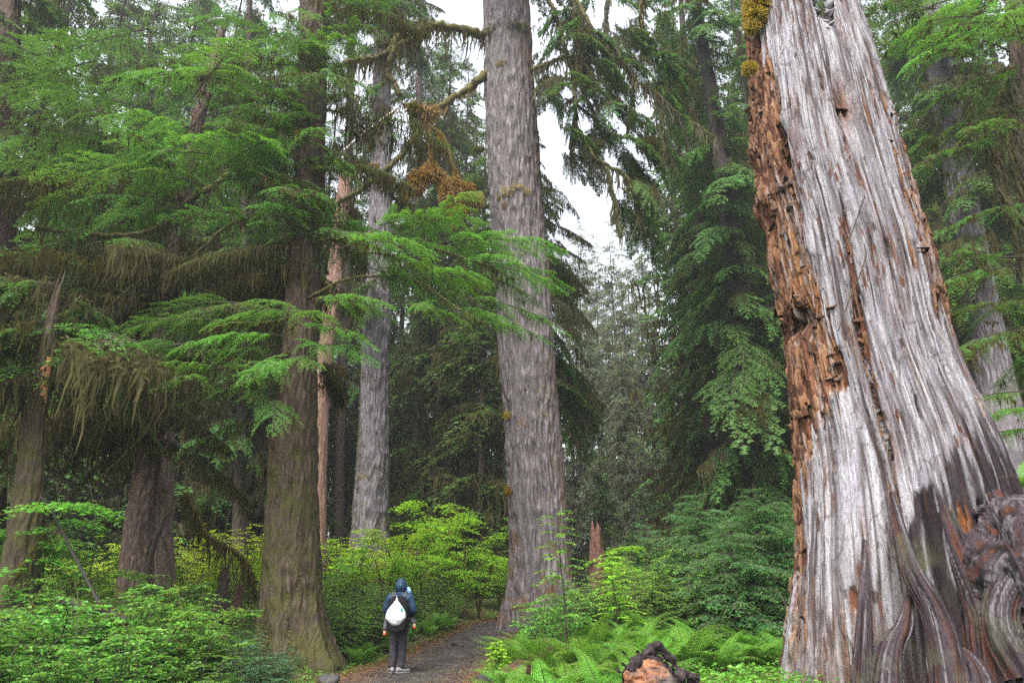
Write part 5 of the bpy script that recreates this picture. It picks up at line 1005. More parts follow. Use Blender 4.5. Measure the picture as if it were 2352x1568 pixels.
def stump(name, label, u, v0, v1, Y, w, m, cat='stump', seed=0, jag=.25):
    a, b = at(u, v1, Y), at(u, v0, Y); wm = w * mpp(u, v0, Y) / 2; gz = g1(a.x, Y); o = thing(name, label, cat, (a.x, Y, gz)); n, k = 40, 26; t = np.arange(n) * 2 * PI / n; q = np.linspace(0, 1, k); T, Qg = np.meshgrid(t, q); hz = max(.3, b.z - gz)
    R = wm * (1.15 - .35 * Qg) * (1 - .25 * Qg) * (1 + .3 * fbm(np.cos(T) * 2, np.sin(T) * 2, Qg * 3, seed, 3)); Zs = -.1 + Qg * (hz + jag * vn(np.cos(T) * 3, np.sin(T) * 3, 0 * T, seed + 3) * Qg)
    Vs = np.stack([R * np.cos(T), R * np.sin(T), Zs], -1); Vs[-1] *= [.3, .3, .8]; i = np.arange(k - 1)[:, None] * n; j = np.arange(n)[None]; kk = (j + 1) % n; g = G(); g.add(Vs.reshape(-1, 3), np.stack([i + j, i + kk, i + n + kk, i + n + j], -1).reshape(-1, 4))
    obj('trunk', g.mesh(name, [m], True), o); strips_g = G(); strips(strips_g, np.stack([R[-4] * np.cos(t), R[-4] * np.sin(t), Zs[-4]], 1), .1, .4 * hz + .1, .05, rs); obj('bark_shreds', strips_g.mesh('bark_shreds', [M['moss']]), o); return o
stump('rotten_stump', 'tall rotten reddish-brown stump between the big grey trunk and the young spruces', 1372, 1190, 1290, 19, 40, M['red_rot'], seed=501)
stump('rotten_stump', 'small crumbling red stump in the greenery left of the mossy trunk', 547, 1330, 1372, 20, 26, M['red_rot'], seed=503, jag=.1)
stump('rotten_stump', 'jagged dark mossy stump among bushes right of the leaning hemlock', 508, 1300, 1370, 19, 34, M['bark_dark'], seed=507, jag=.6)
stump('rotten_stump', 'low red rotten mound surrounded by ferns right of the big grey trunk', 1432, 1402, 1425, 14.5, 62, M['red_rot'], seed=511, jag=.05)
stump('rotten_stump', 'small reddish mound of rotten wood at the far edge of the ferns', 1716, 1385, 1400, 14.5, 40, M['red_rot'], seed=517, jag=.05)
stump('rotten_stump', 'thin brown broken stub behind the leafy sapling', 1448, 1375, 1420, 15.5, 18, M['wood_pale'], seed=519, jag=.4)
def log_(name, label, pts, r0, r1, m, cat, moss=0, Y=None, seed=1, loose=0):
    P = [np.array(at(u, v, y)) for u, v, y in pts]; o = thing(name, label, cat, tuple(P[0])); P = smoothline([p - P[0] for p in P], 40); _q = np.random.RandomState(seed).normal(0, r0 * .45, (4, 3)); P = P + smoothline(_q, 40)
    g = G(); tube(g, P, np.linspace(r0, r1, 40), 12, lump=.14, seed=seed); obj('stem', g.mesh(name, [m], True), o)
    if moss: g = G(); fuzz(g, P, np.linspace(r0, r1, 40), moss, .07, .02, rs, 0, down=.1); obj('moss_clumps', g.mesh('log_moss', [M['moss_green']]), o)
    return o
log_('fallen_branch', 'black bare crooked dead branch leaning down through the left thicket', ((92, 1140, 11.6), (125, 1180, 11.6), (165, 1262, 11.5), (200, 1330, 11.4), (232, 1390, 11.3), (262, 1420, 11.2)), .012, .03, M['black_wood'], 'branch', 0, seed=3)
log_('fallen_log', 'dark mossy fallen log lying in the left thicket', ((130, 1388, 11.5), (180, 1400, 11.4), (240, 1402, 11.2), (300, 1425, 11)), .075, .06, M['black_wood'], 'log', 500, seed=5)
log_('mossy_log', 'brown mossy log bedded along the right edge of the trail', ((1265, 1500, 12.4), (1215, 1530, 11.9), (1165, 1575, 11.5), (1140, 1610, 11.2)), .16, .20, M['red_rot'], 'log', 2600, seed=7)
def rock(label, u, v, Y, s, seed):
    p = at(u, v, Y); n, k = 20, 14; t = np.arange(n) * 2 * PI / n; ph = np.linspace(.05, PI - .05, k); T, Pp = np.meshgrid(t, ph); d = np.stack([np.sin(Pp) * np.cos(T), np.sin(Pp) * np.sin(T), np.cos(Pp)], -1); rr_ = 1 + .3 * vn(d[..., 0] * 1.6, d[..., 1] * 1.6, d[..., 2] * 1.6, seed) + .15 * cell(d[..., 0] * 2, d[..., 1] * 2, d[..., 2] * 2, seed)
    g = G(); i = np.arange(k - 1)[:, None] * n; j = np.arange(n)[None]; kk = (j + 1) % n; g.add((d * rr_[..., None] * s * [1.1, .9, .65]).reshape(-1, 3), np.stack([i + j, i + n + j, i + n + kk, i + kk], -1).reshape(-1, 4)); return tag(obj('rock', g.mesh('rock', [M['stone']], True), None, (p.x, Y, g1(p.x, Y) + s * .25)), label, 'rock')
rock('grey half-buried rock in the middle of the trail beyond the hiker', 1050, 1470, 18.3, .17, 3); rock('rounded stone at the near left edge of the trail by the mossy trunk', 755, 1560, 13.1, .16, 7); rock('flat stone on the near right of the trail beside the mossy log', 1120, 1560, 13.0, .16, 9)

# ---------------------------------------------------------------- shrubs, ferns, saplings
def plant(key, name, label, cat, group, x, y, s_, dz=-.02, tilt=.08):
    m = RB.choice(TB[key]); o = None
    if isinstance(m, tuple):
        o = thing(name, label, cat, (x, y, g1(x, y) + dz), (0, 0, RB.uniform(0, 6.28)), group); o.scale = (s_,) * 3; f = obj('foliage', m[0], o); obj('moss_clumps', m[1], f)
    else: o = tag(obj(name, m, None, (x, y, g1(x, y) + dz), (RB.uniform(-tilt, tilt), RB.uniform(-tilt, tilt), RB.uniform(0, 6.28)), s_ * RB.uniform(.85, 1.15)), label, cat, group)
    return o
def scatter(n, key, name, label, cat, group, yr, ur, sr, gap=.35, mind=.35):
    done = []; tries = 0
    while len(done) < n and tries < n * 60:
        tries += 1; y = yr[0] + (yr[1] - yr[0]) * RB.random() ** 1.15; u = RB.uniform(*ur); x = (u - W / 2) / F * y * 1.0
        if abs(x - float(pc(y))) < float(pw(y)) + gap or any((x - a) ** 2 + (y - b) ** 2 < mind ** 2 for a, b in done): continue
        if math.hypot(x - T1.base.x, y - 14.8) < 1.35 or math.hypot(x - 3.55, y - SY) < 1.75 or math.hypot(x - T2.base.x, y - 21) < 1.3: continue
        done.append((x, y)); plant(key, name, label, cat, group, x, y, RB.uniform(*sr))
scatter(34, 'thicket', 'leafy_shrub', 'broad-leaved green shrub in the near thicket at the lower left', 'shrub', 'shrubs of the near left thicket', (8.4, 12.5), (-120, 560), (.5, 1.15), .55, .5)
scatter(5, 'vinegreen', 'vine_maple', 'low vine maple growing up through the near left thicket', 'shrub', 'low vine maples of the left thicket', (10.5, 16), (-120, 560), (.36, .58), .6, .9)
scatter(3, 'vine', 'vine_maple', 'vine maple among the young spruces right of the big grey trunk', 'shrub', 'vine maples by the young spruces', (18, 23), (1350, 1860), (.5, .7), .6, 1.0)
scatter(12, 'fern', 'lady_fern', 'lady fern showing between the near shrubs at the lower left', 'fern', 'ferns in the left thicket', (8.6, 12.5), (-80, 560), (.8, 1.0), .5, .6)
scatter(16, 'huck', 'huckleberry_bush', 'small-leaved blue-green bush at the foot of the mossy trunk', 'shrub', 'blue-green bushes by the mossy trunk', (10.5, 13.2), (500, 690), (.6, 1.05), .35, .35)
scatter(24, 'bush', 'green_bush', 'green bush in the middle distance left of the mossy trunk', 'shrub', 'bushes left of the mossy trunk', (13.5, 24), (-100, 610), (.7, 1.15), .4, .6)
scatter(18, 'thicket', 'leafy_shrub', 'broad-leaved shrub behind the near thicket at the left', 'shrub', 'shrubs behind the left thicket', (12.5, 16), (-100, 420), (.8, 1.3), .4, .6)
scatter(40, 'bush', 'green_bush', 'green bush lining the far left side of the trail behind the hiker', 'shrub', 'bushes behind the hiker', (16.2, 30), (700, 1150), (.5, .95), .12, .5)
scatter(26, 'bush', 'green_bush', 'green bush between the fern bed and the dark drooping conifer', 'shrub', 'bushes behind the fern bed', (13.5, 23), (1340, 1880), (.7, 1.25), .4, .55)
scatter(26, 'huck', 'huckleberry_bush', 'fine-leaved bush around the foot of the big grey trunk', 'shrub', 'fine bushes round the grey trunk', (13.5, 20), (1190, 1500), (.6, 1.05), .55, .5)
scatter(24, 'yellow', 'sunlit_bush', 'bright yellow-green bush in the clearing behind the tree trunks', 'shrub', 'yellow-green bushes of the clearing', (26, 40), (360, 1000), (.75, 1.15), .4, 1.6)
scatter(22, 'yellow', 'sunlit_bush', 'yellow-green bush far back in the left wood', 'shrub', 'yellow-green bushes of the left wood', (24, 36), (-60, 480), (.55, .85), .4, 1.4)
scatter(34, 'bush', 'green_bush', 'far green bush on the forest floor under the misty conifers', 'shrub', 'far bushes under the conifers', (26, 60), (-100, 2450), (1.2, 2.0), .4, 1.5)
scatter(64, 'fern', 'lady_fern', 'bright green lady fern in the bed between trail and silver snag', 'fern', 'ferns of the bed by the silver snag', (8.3, 14.5), (1150, 1840), (.8, 1.15), .35, .36)
scatter(20, 'fern', 'lady_fern', 'small lady fern edging the trail beyond the hiker', 'fern', 'ferns edging the trail', (16.5, 21.5), (900, 1090), (.55, .8), .1, .35)
scatter(16, 'fern', 'lady_fern', 'lady fern on the shady bank between the mossy trunk and the hiker', 'fern', 'ferns on the bank by the mossy trunk', (15.6, 19), (735, 900), (.6, .9), .12, .4)
scatter(10, 'fern', 'lady_fern', 'lady fern under the shrubs left of the mossy trunk', 'fern', 'ferns left of the mossy trunk', (11, 14), (300, 600), (.7, .9), .35, .5)
scatter(8, 'thicket', 'leafy_shrub', 'broad-leaved shrub in front of the foot of the big grey trunk', 'shrub', 'leafy shrubs before the big grey trunk', (11.5, 17), (1215, 1440), (.6, 1.05), .6, .55)
def one(key, name, label, cat, u, Y, s_, group=None, dz=-.02): x = (u - W / 2) / F * Y; return plant(key, name, label, cat, group, x, Y, s_, dz)
one('sword', 'sword_fern', 'upright dark sword fern among the shrubs left of the mossy trunk', 'fern', 462, 12.2, 1.15); one('sword', 'sword_fern', 'sword fern with drooping fronds beside the blue-green bushes', 'fern', 545, 11.6, .9)
def hang_fern(label, u, v, Y, s_, az): return tag(obj('lady_fern', TB['fern'][1], None, tuple(at(u, v, Y)), (.25, -.3, az), s_), label, 'fern')
hang_fern('bright fern sprouting from the root burl top of the silver snag', 2345, 1130, 8.0, .62, 1.0); hang_fern('yellow-green fern hanging over the roots at the lower right corner', 2375, 1500, 6.9, .62, 2.0); hang_fern('bright fern at the lower right corner below the hanging one', 2372, 1580, 6.9, .6, .4)
VL = (('vine maple arching over the bushes straight behind the hiker', 905, 22.5, .72), ('tall airy vine maple rising between the two grey trunks', 1010, 30, 1.35), ('vine maple leaning out beside the big grey trunk', 1105, 24, .85), ('vine maple with curved mossy stems left of the trail bend', 985, 24.5, .7), ('low vine maple filling the ground below the lavender-grey trunk', 845, 27, .8), ('vine maple in shade close behind the big grey trunk', 1150, 28, 1.0), ('vine maple next to the mossy trunk and left of the hiker', 770, 24, .62), ('broad-leaved vine maple spreading over the left thicket at the edge', 60, 12.2, 1.0), ('vine maple branch layer above the left thicket near the fallen branch', 150, 13.4, .72), ('vine maple low in front of the pale snag', 420, 21, .6), ('vine maple deep in the left wood between trunks', 250, 20, .8), ('tall yellow vine maple beyond the lavender-grey trunk', 960, 38, 1.5), ('bushy vine maple right of the reddish stump', 1440, 21, .7), ('broad vine maple spreading behind the hiker and under the lavender-grey trunk', 930, 26, .95), ('tall vine maple in the shade just left of the big grey trunk', 1085, 27, 1.15), ('vine maple filling the gap between the mossy trunk and the thin dark trunk', 745, 30, 1.0), ('tall bright vine maple beyond the trail bend', 1030, 35, 1.5), ('vine maple beside the dark stump left of the mossy trunk', 580, 23, .8))
for l_, u, Y, s_ in VL: one('vinegreen' if (Y < 22 and u < 500) or u == 770 else 'vine', 'vine_maple', l_, 'tree', u, Y, s_)
# leafy sapling in front of the big trunk
def sapling(label, u, v_top, Y, seed, leafkey='shrub'):
    x = (u - W / 2) / F * Y; gz = g1(x, Y); hgt = at(u, v_top, Y).z - gz; r_ = np.random.RandomState(seed); o = thing('leafy_sapling', label, 'sapling', (x, Y, gz)); q = np.linspace(0, 1, 20)
    P = np.stack([.05 * np.sin(q * 5), .03 * np.cos(q * 4), hgt * q - .05], 1); g = G(); tube(g, P, np.linspace(.02, .004, 20), 6); g2 = G()
    for j_ in range(38):
        t_ = .28 + .7 * (j_ + r_.rand()) / 38; p = np.array([np.interp(t_, q, P[:, k_]) for k_ in range(3)]); az = j_ * 2.4 + r_.normal(0, .3); L = hgt * .30 * (1.15 - t_ * .8) * r_.uniform(.7, 1.2); m_ = int(L / .032) + 3; w = np.linspace(.15, 1, m_)
        T = p + np.stack([np.cos(az) * L * w, np.sin(az) * L * w, L * (.45 * w - .45 * w * w)], 1); tube(g, T, .004, 3, cap=False); sd = np.where(np.arange(m_) % 2, 1, -1); c_ = az + sd * 1.0; c_[-1] = az
        nn_ = nrm(np.stack([r_.normal(0, .25, m_), r_.normal(0, .25, m_), np.ones(m_)], 1)); ovates(g2, T, np.stack([np.cos(c_), np.sin(c_), r_.uniform(-.3, .1, m_)], 1), nn_, r_.uniform(.055, .09, m_), .042, 0, .5 * w * r_.rand(m_))
    obj('stem', g.mesh('sapling_stem', [M['twig']]), o); obj('foliage', g2.mesh('sapling_leaves', [M[leafkey]]), o); return o
sapling('slender leafy sapling standing right in front of the big grey trunk', 1283, 1160, 11.5, 1); sapling('small leafy sapling leaning over the right edge of the trail', 1150, 1462, 11.8, 2, 'maple'); sapling('leafy sapling with bright tips right of the big grey trunk', 1395, 1255, 13, 3, 'maple'); sapling('thin sapling with pale stem behind the fern bed', 1648, 1320, 14.5, 4); sapling('thin leggy sapling rising from the middle of the ferns', 1500, 1290, 14.8, 5); sapling('light green sapling beside the silver snag at the edge of the ferns', 1800, 1340, 13.2, 6, 'maple')
# young spruces
def young_spruce(label, u, v_top, Y, rad, seed):
    x = (u - W / 2) / F * Y; gz = g1(x, Y); h = at(u, v_top, Y).z - gz; o = thing('young_spruce', label, 'tree', (x, Y, gz)); r_ = random.Random(seed); g = G(); tube(g, np.array([[0, 0, -.1], [.02, 0, h * .5], [0, 0, h]]), [.05, .035, .008], 7); obj('trunk', g.mesh('spruce_stem', [M['twig']]), o)
    nw = int(h / .2)
    for k_ in range(nw):
        q = (k_ + .5) / nw
        for j_ in range(6 if q < .85 else 4):
            az = j_ * 1.047 + k_ * .6 + r_.uniform(-.3, .3); put_bough(o, 'spr', (0, 0, h * (.1 + .88 * q)), az, r_.uniform(0, .3), (rad * (1 - q) ** .7 + .18) / 1.1 * r_.uniform(.8, 1.1), moss=0)
for a in (('young blue-green spruce with soft light tips in the middle of the right undergrowth', 1722, 1110, 14.5, 1.9, 1), ('young spruce right beside the reddish-brown tall stump', 1590, 1125, 16, 1.7, 2), ('young spruce with drooping tips in front of the wide drooping conifer', 1655, 1190, 13.4, 1.3, 7), ('narrow young spruce rising just behind the reddish-brown tall stump', 1475, 1195, 20.5, 1.3, 8), ('young spruce close against the silver snag', 1825, 1170, 15, 1.5, 3), ('short young spruce at the back of the fern bed', 1530, 1260, 16.5, 1.2, 4)): young_spruce(*a)
# ---------------------------------------------------------------- the hiker with a child in front, a backpack and a white bag
def cloth(name, c, var=.25, scale=14, rough=.75, bump=.5, spec=.3):
    m, nt, out = mat(name); n = N(nt); co = n('TexCoord').outputs['Object']
    a = n('TexNoise', i={'Vector': n('Mapping', i={'Vector': co, 'Scale': (1, 1, .5)}).outputs[0], 'Scale': scale, 'Detail': 3.0, 'Distortion': .8}).outputs['Fac']
    col = n.ramp(a, [(.3, tuple(x * (1 - var) for x in c)), (.7, tuple(min(1, x * (1 + var)) for x in c))])
    p = n('BsdfPrincipled', i={'Base Color': col, 'Roughness': rough, 'Specular IOR Level': spec, 'Normal': n('Bump', i={'Height': a, 'Strength': bump, 'Distance': .03}).outputs[0]}); nt.links.new(p.outputs[0], out.inputs[0]); return m
MC = {'navy': cloth('navy_rain_jacket', (.006, .024, .052), .35, 16, .6, .7, .25), 'pants': cloth('charcoal_trousers', (.018, .0165, .021), .3, 12), 'black': cloth('black_pack_fabric', (.0045, .0045, .0055), .3, 10, .9, .4, .15), 'strap': cloth('grey_strap', (.05, .045, .045), .2, 20),
      'white': cloth('white_plastic_bag', (.50, .515, .53), .10, 9, .35, .9, .5), 'shoe': cloth('grey_shoe', (.13, .125, .14), .3, 25), 'sole': cloth('dark_sole', (.08, .08, .08), .2, 20), 'skin': cloth('skin', (.48, .29, .21), .08, 20, .55, .1), 'hair': cloth('dark_hair', (.03, .02, .015), .3, 40),
      'grey': cloth('grey_child_trousers', (.06, .057, .066), .3, 18), 'orange': cloth('orange_shoe', (.34, .04, .015), .15, 20), 'blue': cloth('light_blue_hood', (.22, .40, .68), .15, 14), 'green': plain('green_print', (.01, .22, .10), .5, .3, .1), 'slit': plain('handle_gap', (.02, .02, .025), .9, .1, .1)}
def skin(name, verts, edges, radii, m, parent, root=0, sub=2, wr=0.0, seed=0):
    me = bpy.data.meshes.new(name); me.from_pydata([tuple(v) for v in verts], edges, []); me.materials.append(m); o = obj(name, me, parent)
    o.modifiers.new('skin', 'SKIN').use_smooth_shade = True
    lay = me.skin_vertices[0].data if me.skin_vertices else None
    if lay is None:
        bpy.context.view_layer.objects.active = o; bpy.ops.mesh.customdata_skin_add(); lay = me.skin_vertices[0].data
    for k, r_ in enumerate(radii): lay[k].radius = (r_, r_) if not isinstance(r_, tuple) else r_; lay[k].use_root = (k == root)
    s_ = o.modifiers.new('sub', 'SUBSURF'); s_.levels = sub; s_.render_levels = sub
    if wr:
        t = bpy.data.textures.new(name + '_folds', 'CLOUDS'); t.noise_scale = .09; d = o.modifiers.new('folds', 'DISPLACE'); d.texture = t; d.strength = wr; d.mid_level = .5; d.texture_coords = 'LOCAL'
    return o
def chain(n, off=0): return [(off + k, off + k + 1) for k in range(n - 1)]
def finger(V, E, Rr, root, base, d, curl, l, r0, bend):
    """Adds one three-jointed finger that starts inside the palm."""
    p = Vector(base); d = Vector(d).normalized(); b = Vector(bend); idx = root
    for k in range(3):
        p = p + d * l * (.42, .33, .25)[k]; V.append(tuple(p)); E.append((idx, len(V) - 1)); idx = len(V) - 1; Rr.append(r0 * (1, .9, .72)[k]); d = (d + b * curl).normalized()
def human(name, label, loc, rotz, S, build):
    o = thing(name, label, 'person', loc, (0, 0, rotz)); build(o, S); return o
HX, HY = at(911, 1541, 14.6).x, 14.6
adult = thing('person', 'person in a hooded navy rain jacket and charcoal trousers, seen from behind', 'person', (HX, HY, g1(HX, HY) + .015), (0, 0, math.radians(-4)))
# body: one skinned figure, arms bent forward to hold the child
V = [(0, .0, .93), (0, .0, 1.08), (0, -.01, 1.24), (0, -.02, 1.40), (0, .0, 1.49), (0, .02, 1.56), (0, .025, 1.64)]; E = chain(7); Rr = [(.15, .11), (.13, .10), (.145, .105), (.12, .08), .052, (.075, .085), (.07, .085)]
for s_ in (-1, 1):
    k = len(V); V += [(s_ * .17, -.02, 1.40), (s_ * .235, -.02, 1.12), (s_ * .17, .22, 1.05), (s_ * .08, .32, 1.08), (s_ * .03, .36, 1.09)]; E += [(3, k)] + chain(5, k); Rr += [.055, .042, .036, .026, (.036, .018)]
    for q in range(4): finger(V, E, Rr, k + 4, (s_ * .03, .36, 1.12 - .022 * q), (-s_ * .8, .35, .1), .35, (.072, .082, .076, .06)[q], .0085, (-s_ * .2, -.6, -.1))
    finger(V, E, Rr, k + 3, (s_ * .07, .33, 1.11), (-s_ * .3, .2, .9), .3, .06, .0105, (-s_ * .5, 0, -.2))
    k = len(V); V += [(s_ * .085, .0, .84), (s_ * .09, .015, .48), (s_ * .085 - .01, -.01, .09), (s_ * .09 - .01, .06, .05), (s_ * .095 - .01, .15, .035)]; E += [(0, k)] + chain(5, k); Rr += [.085, .055, .038, .04, .032]
skin('body', V, E, Rr, MC['skin'], adult, 0)
def blob(name, c, rad, m, parent, seed=0, wr=.06, f=2.5, nt=40, nz=28, fn=None):
    t = np.arange(nt) * 2 * PI / nt; ph = np.linspace(.02, PI - .02, nz); T, Pp = np.meshgrid(t, ph); d = np.stack([np.sin(Pp) * np.cos(T), np.sin(Pp) * np.sin(T), np.cos(Pp)], -1)
    Vb = d * np.array(rad) * (1 + wr * fbm(d[..., 0] * f, d[..., 1] * f, d[..., 2] * f, seed, 3))[..., None]
    if fn is not None: Vb = fn(Vb, d)
    i = np.arange(nz - 1)[:, None] * nt; j = np.arange(nt)[None]; kk = (j + 1) % nt; g = G(); g.add(Vb.reshape(-1, 3) + np.array(c), np.stack([i + j, i + nt + j, i + nt + kk, i + kk], -1).reshape(-1, 4)); return obj(name, g.mesh(name, [m], True), parent)
# face under the hood (turned up the trail)
blob('face', (0, .055, 1.575), (.068, .075, .10), MC['skin'], adult, 3, .02); g = G(); tube(g, np.array([[0, .115, 1.60], [0, .142, 1.565], [0, .12, 1.555]]), [.008, .014, .010], 6); obj('nose', g.mesh('nose', [MC['skin']], True), adult)
for s_ in (-1, 1): blob('eye', (s_ * .03, .117, 1.60), (.012, .010, .009), MC['white'], adult, 1, 0, nt=12, nz=8)
blob('mouth', (0, .122, 1.525), (.024, .008, .008), MC['orange'], adult, 1, 0, nt=12, nz=8); blob('hair', (0, .02, 1.62), (.082, .085, .075), MC['hair'], adult, 5, .05)
# jacket: torso and sleeves in one surface, flared hem
V = [(0, .0, .86), (0, .0, .98), (0, -.005, 1.12), (0, -.015, 1.27), (0, -.02, 1.39), (0, .0, 1.46)]; E = chain(6); Rr = [(.215, .15), (.205, .145), (.20, .14), (.205, .14), (.165, .115), (.085, .085)]
for s_ in (-1, 1): k = len(V); V += [(s_ * .195, -.02, 1.385), (s_ * .265, -.03, 1.24), (s_ * .275, -.02, 1.11), (s_ * .235, .10, 1.05), (s_ * .14, .26, 1.06)]; E += [(4, k)] + chain(5, k); Rr += [.088, .082, .078, .066, .05]
skin('jacket', V, E, Rr, MC['navy'], adult, 1, 3, .022)
blob('hood', (0, .0, 1.575), (.122, .135, .165), MC['navy'], adult, 7, .07, 4, 56, 40, lambda Vb, d: Vb * (1 - .12 * sst(.2, -.9, d[..., 2]))[..., None] + np.stack([0 * d[..., 0], .02 * (d[..., 1] > .5), .012 * np.sin(d[..., 2] * 16) * (d[..., 1] < .3)], -1))
g = G(); tube(g, np.array([[math.cos(a) * .10, math.sin(a) * .095, 1.445 + .012 * math.sin(3 * a)] for a in np.linspace(0, 2 * PI, 30)]), .028, 8); obj('collar', g.mesh('collar', [MC['navy']], True), adult)
for s_ in (-1, 1):
    V = [(s_ * .02, 0, .93), (s_ * .085, .0, .80), (s_ * .088, .012, .52), (s_ * .085, -.0, .28), (s_ * .088 - .01, -.015, .075)]; skin('trouser_leg', V, chain(5), [(.12, .11), (.108, .115), .088, (.08, .085), (.076, .082)], MC['pants'], adult, 0, 2, .03)
def shoe(s_, ang, dx, dy):
    o_ = []
    for z, m_, nm, hgt, sc_ in ((.03, 'shoe', 'shoe', .085, 1.0),):
        q = np.linspace(0, 1, 14); n = 20; t = np.arange(n) * 2 * PI / n; T, Qg = np.meshgrid(t, q); wd = .035 + .018 * np.sin(Qg * PI * .9 + .2); hh = .05 + .045 * sst(.65, .2, Qg)
        e = sst(0, .08, Qg) * sst(1.0, .9, Qg); Vs = np.stack([wd * np.cos(T) * (.25 + .75 * e), -.09 + .29 * Qg, .03 + hh * (np.sin(T) * .5 + .5) * (.35 + .65 * e)], -1) @ rz(ang).T + [dx, dy, 0]
        i = np.arange(13)[:, None] * n; j = np.arange(n)[None]; kk = (j + 1) % n; g = G(); g.add(Vs.reshape(-1, 3), np.stack([i + j, i + kk, i + n + kk, i + n + j], -1).reshape(-1, 4)); sh = obj('shoe', g.mesh('shoe', [MC['shoe']], True), adult)
        Vb = Vs.copy(); Vb[..., 2] = np.where(np.sin(T) > 0, .034, .0); c_ = Vb.mean((0, 1)); Vb[..., :2] = c_[:2] + (Vb[..., :2] - c_[:2]) * 1.06; g = G(); g.add(Vb.reshape(-1, 3), np.stack([i + j, i + kk, i + n + kk, i + n + j], -1).reshape(-1, 4)); obj('sole', g.mesh('sole', [MC['sole']], True), sh)
shoe(-1, .5, -.10, -.01); shoe(1, -1.0, .075, -.02)
# backpack on the shoulders
pack = thing('backpack', 'black backpack worn on the back of the hooded hiker', 'backpack', (HX, HY, g1(HX, HY) + .015), (0, 0, math.radians(-4)))
def boxy(Vb, d): return np.sign(d) * np.abs(d) ** .55 * np.array(PKR) * (1 + .04 * fbm(d[..., 0] * 3, d[..., 1] * 3, d[..., 2] * 3, 5))[..., None] * np.stack([1 - .16 * sst(0, 1, d[..., 2]), np.ones_like(d[..., 0]), np.ones_like(d[..., 0])], -1)
PKR = (.215, .12, .33); blob('bag_body', (.02, -.24, 1.08), PKR, MC['black'], pack, 9, 0, 3, 56, 40, boxy)
PKR = (.19, .05, .13); blob('front_pocket', (.02, -.35, .89), PKR, MC['black'], pack, 10, 0, 3, 40, 28, boxy)
for s_ in (-1, 1): g = G(); tube(g, smoothline([[s_ * .10, -.16, 1.33], [s_ * .125, -.10, 1.43], [s_ * .12, .0, 1.475], [s_ * .125, .09, 1.43], [s_ * .14, .15, 1.25]], 24), .022, 8); obj('shoulder_strap', g.mesh('shoulder_strap', [MC['strap']], True), pack)
g = G(); tube(g, smoothline([[.25, -.22, .82], [.27, -.22, .70], [.30, -.2, .60]], 12), .008, 5); obj('loose_strap', g.mesh('loose_strap', [MC['black']], True), pack)
# white carrier bag tied over the pack
wb = thing('plastic_bag', 'white drop-shaped plastic carrier bag with a green print hanging on the black backpack', 'bag', (HX, HY, g1(HX, HY) + .015), (0, 0, math.radians(-4)))
def drop(Vb, d):
    k = sst(-.45, 1, d[..., 2]); q = 1 - .95 * k ** 1.5; zf = Vb[..., 2] * np.where(d[..., 2] > 0, 1.25, 1.0); fold = 1 + .05 * vn(np.arctan2(d[..., 1], d[..., 0]) * 5, 0 * k, 0 * k, 3) * k + .05 * np.exp(-((d[..., 2] + .45) / .10) ** 2)
    return np.stack([Vb[..., 0] * q * fold, Vb[..., 1] * (q * .6 + .4) * fold * (1 - .75 * sst(.5, 1, d[..., 2])), zf], -1)
blob('bag_body', (.015, -.385, 1.115), (.205, .10, .24), MC['white'], wb, 21, .05, 3.5, 64, 48, drop)
for z_, x_ in ((1.325, .01), (1.275, -.005)): blob('handle_gap', (x_, -.405 - (1.325 - z_) * .45, z_), (.010, .012, .026), MC['slit'], wb, 2, 0, nt=12, nz=8)
blob('green_print', (.14, -.45, 1.16), (.022, .010, .040), MC['green'], wb, 4, .25, 4, 20, 14)
# child carried in front, legs showing on both sides
kid = thing('person', 'small child in light blue hood and grey trousers carried in front of the hiker', 'person', (HX, HY, g1(HX, HY) + .015), (0, 0, math.radians(-4)))
V = [(0, .30, .98), (0, .31, 1.12), (.02, .30, 1.26), (.09, .24, 1.37), (.115, .17, 1.46), (.12, .16, 1.52)]; E = chain(6); Rr = [.10, .10, .095, .045, (.068, .072), (.06, .065)]
for s_, fx, fz in ((-1, -.285, .70), (1, .30, .83)):
    k = len(V); V += [(s_ * .12, .24, .98), (s_ * .245, .10, .96 if s_ < 0 else .98), (fx, .02, fz + .03), (fx, .07, fz - .01)]; E += [(0, k)] + chain(4, k); Rr += [.07, .05, .034, .028]
    k = len(V); V += [(s_ * .11, .28, 1.24), (s_ * .13, .14, 1.30), (s_ * .10, .10, 1.36), (s_ * .09, .07, 1.38)]; E += [(2, k)] + chain(4, k); Rr += [.035, .028, .02, (.022, .012)]
    for q in range(4): finger(V, E, Rr, k + 3, (s_ * .09, .07, 1.39 - .013 * q), (-s_ * .4, -.6, .1), .3, .042, .006, (-s_ * .3, 0, -.4))
    finger(V, E, Rr, k + 2, (s_ * .10, .10, 1.37), (-s_ * .5, -.1, .6), .3, .035, .007, (-s_ * .3, -.3, 0))
skin('body', V, E, Rr, MC['skin'], kid, 0)
blob('hood', (.108, .16, 1.495), (.068, .075, .082), MC['blue'], kid, 31, .05, 4)
V = [(0, .30, .97), (0, .31, 1.12), (.01, .30, 1.28)]; skin('jacket', V, chain(3), [.125, .125, .09], MC['blue'], kid, 0)
for s_, fx, fz in ((-1, -.285, .70), (1, .30, .83)):
    skin('trouser_leg', [(s_ * .08, .27, 1.0), (s_ * .235, .10, .985), (s_ * .262, .06, .93), (fx, .02, fz + .045)], chain(4), [.075, .066, .062, .05], MC['grey'], kid, 0, 2, .015)
    blob('shoe', (fx, .045, fz - .012), (.038, .07, .024), MC['orange'], kid, 33, .05); 
    g = G(); tube(g, np.array([[fx + math.cos(a) * .043, .02 + math.sin(a) * .043, fz + .10] for a in np.linspace(0, 2 * PI, 20)]), .006, 6); obj('reflective_band', g.mesh('reflective_band', [MC['strap']], True), kid)
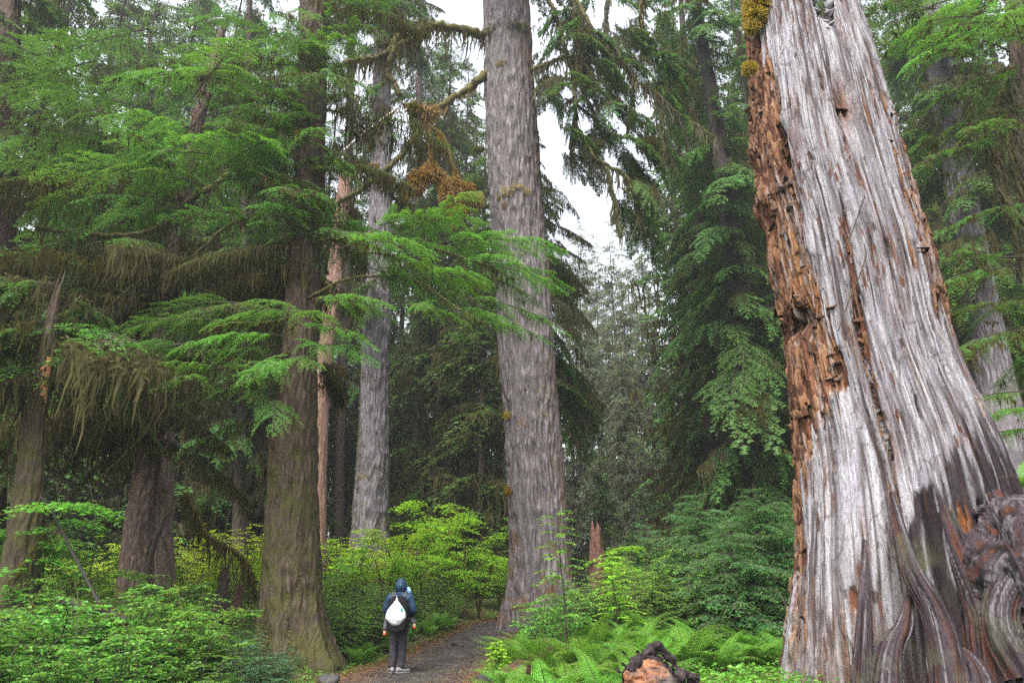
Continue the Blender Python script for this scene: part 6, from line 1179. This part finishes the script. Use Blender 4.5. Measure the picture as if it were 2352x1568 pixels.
# ---------------------------------------------------------------- air, sky, sun, camera
bpy.ops.mesh.primitive_cube_add(size=1, location=(0, 76, 38)); hz = bpy.context.object; hz.name = 'haze'; hz.scale = (346, 250, 86); kind(hz, 'stuff')
m = bpy.data.materials.new('haze'); m.use_nodes = True; nt = m.node_tree; nt.nodes.clear(); out = nt.nodes.new('ShaderNodeOutputMaterial')
pv = nt.nodes.new('ShaderNodeVolumePrincipled'); pv.inputs['Color'].default_value = (.20, .212, .216, 1); pv.inputs['Density'].default_value = HAZE; pv.inputs['Anisotropy'].default_value = .2
nt.links.new(pv.outputs[0], out.inputs['Volume']); hz.data.materials.append(m)
if HAZE == 0: bpy.data.objects.remove(hz)
w = bpy.data.worlds.new('World'); sc.world = w; w.use_nodes = True; nt = w.node_tree; nt.nodes.clear(); n = N(nt)
EL, ROT = math.radians(56), math.radians(205)
sky = n('TexSky', sky_type='NISHITA', sun_disc=False, sun_elevation=EL, sun_rotation=ROT, air_density=1.0, dust_density=4.0, ozone_density=1.0)
hs = n('HueSaturation', i={'Color': sky.outputs[0], 'Saturation': .28})
bgd = n('Background', i={'Color': hs.outputs[0], 'Strength': .15}); wo = n('OutputWorld'); nt.links.new(bgd.outputs[0], wo.inputs[0])
sd = bpy.data.lights.new('sun', 'SUN'); sd.energy = 1.5; sd.angle = math.radians(25); sd.color = (1, .97, .92); so_ = obj('sun', sd)
dv = Vector((math.sin(ROT) * math.cos(EL), math.cos(ROT) * math.cos(EL), math.sin(EL))); so_.rotation_euler = dv.to_track_quat('Z', 'Y').to_euler()
cd = bpy.data.cameras.new('camera'); cd.sensor_width = 36; cd.lens = 24; cd.clip_end = 2000; cd.clip_start = .05; cam = obj('camera', cd, None, (0, 0, CAMZ), (math.radians(90) + PITCH, 0, 0)); sc.camera = cam
sc.view_settings.view_transform = 'Standard'; sc.view_settings.look = 'None'; sc.view_settings.exposure = EXPO; sc.view_settings.gamma = 1
sc.render.engine = 'CYCLES'; cy = sc.cycles
cy.max_bounces = 7; cy.diffuse_bounces = 5; cy.glossy_bounces = 1; cy.transmission_bounces = 4; cy.transparent_max_bounces = 4; cy.volume_bounces = 0
cy.use_adaptive_sampling = True; cy.adaptive_threshold = .02; cy.caustics_reflective = False; cy.caustics_refractive = False
cy.use_denoising = DENOISE
try: cy.denoiser = 'OPENIMAGEDENOISE'; cy.denoising_input_passes = 'RGB_ALBEDO_NORMAL'; cy.denoising_prefilter = 'ACCURATE'
except Exception: pass
cy.use_adaptive_sampling = False
cy.sample_clamp_indirect = 4.0
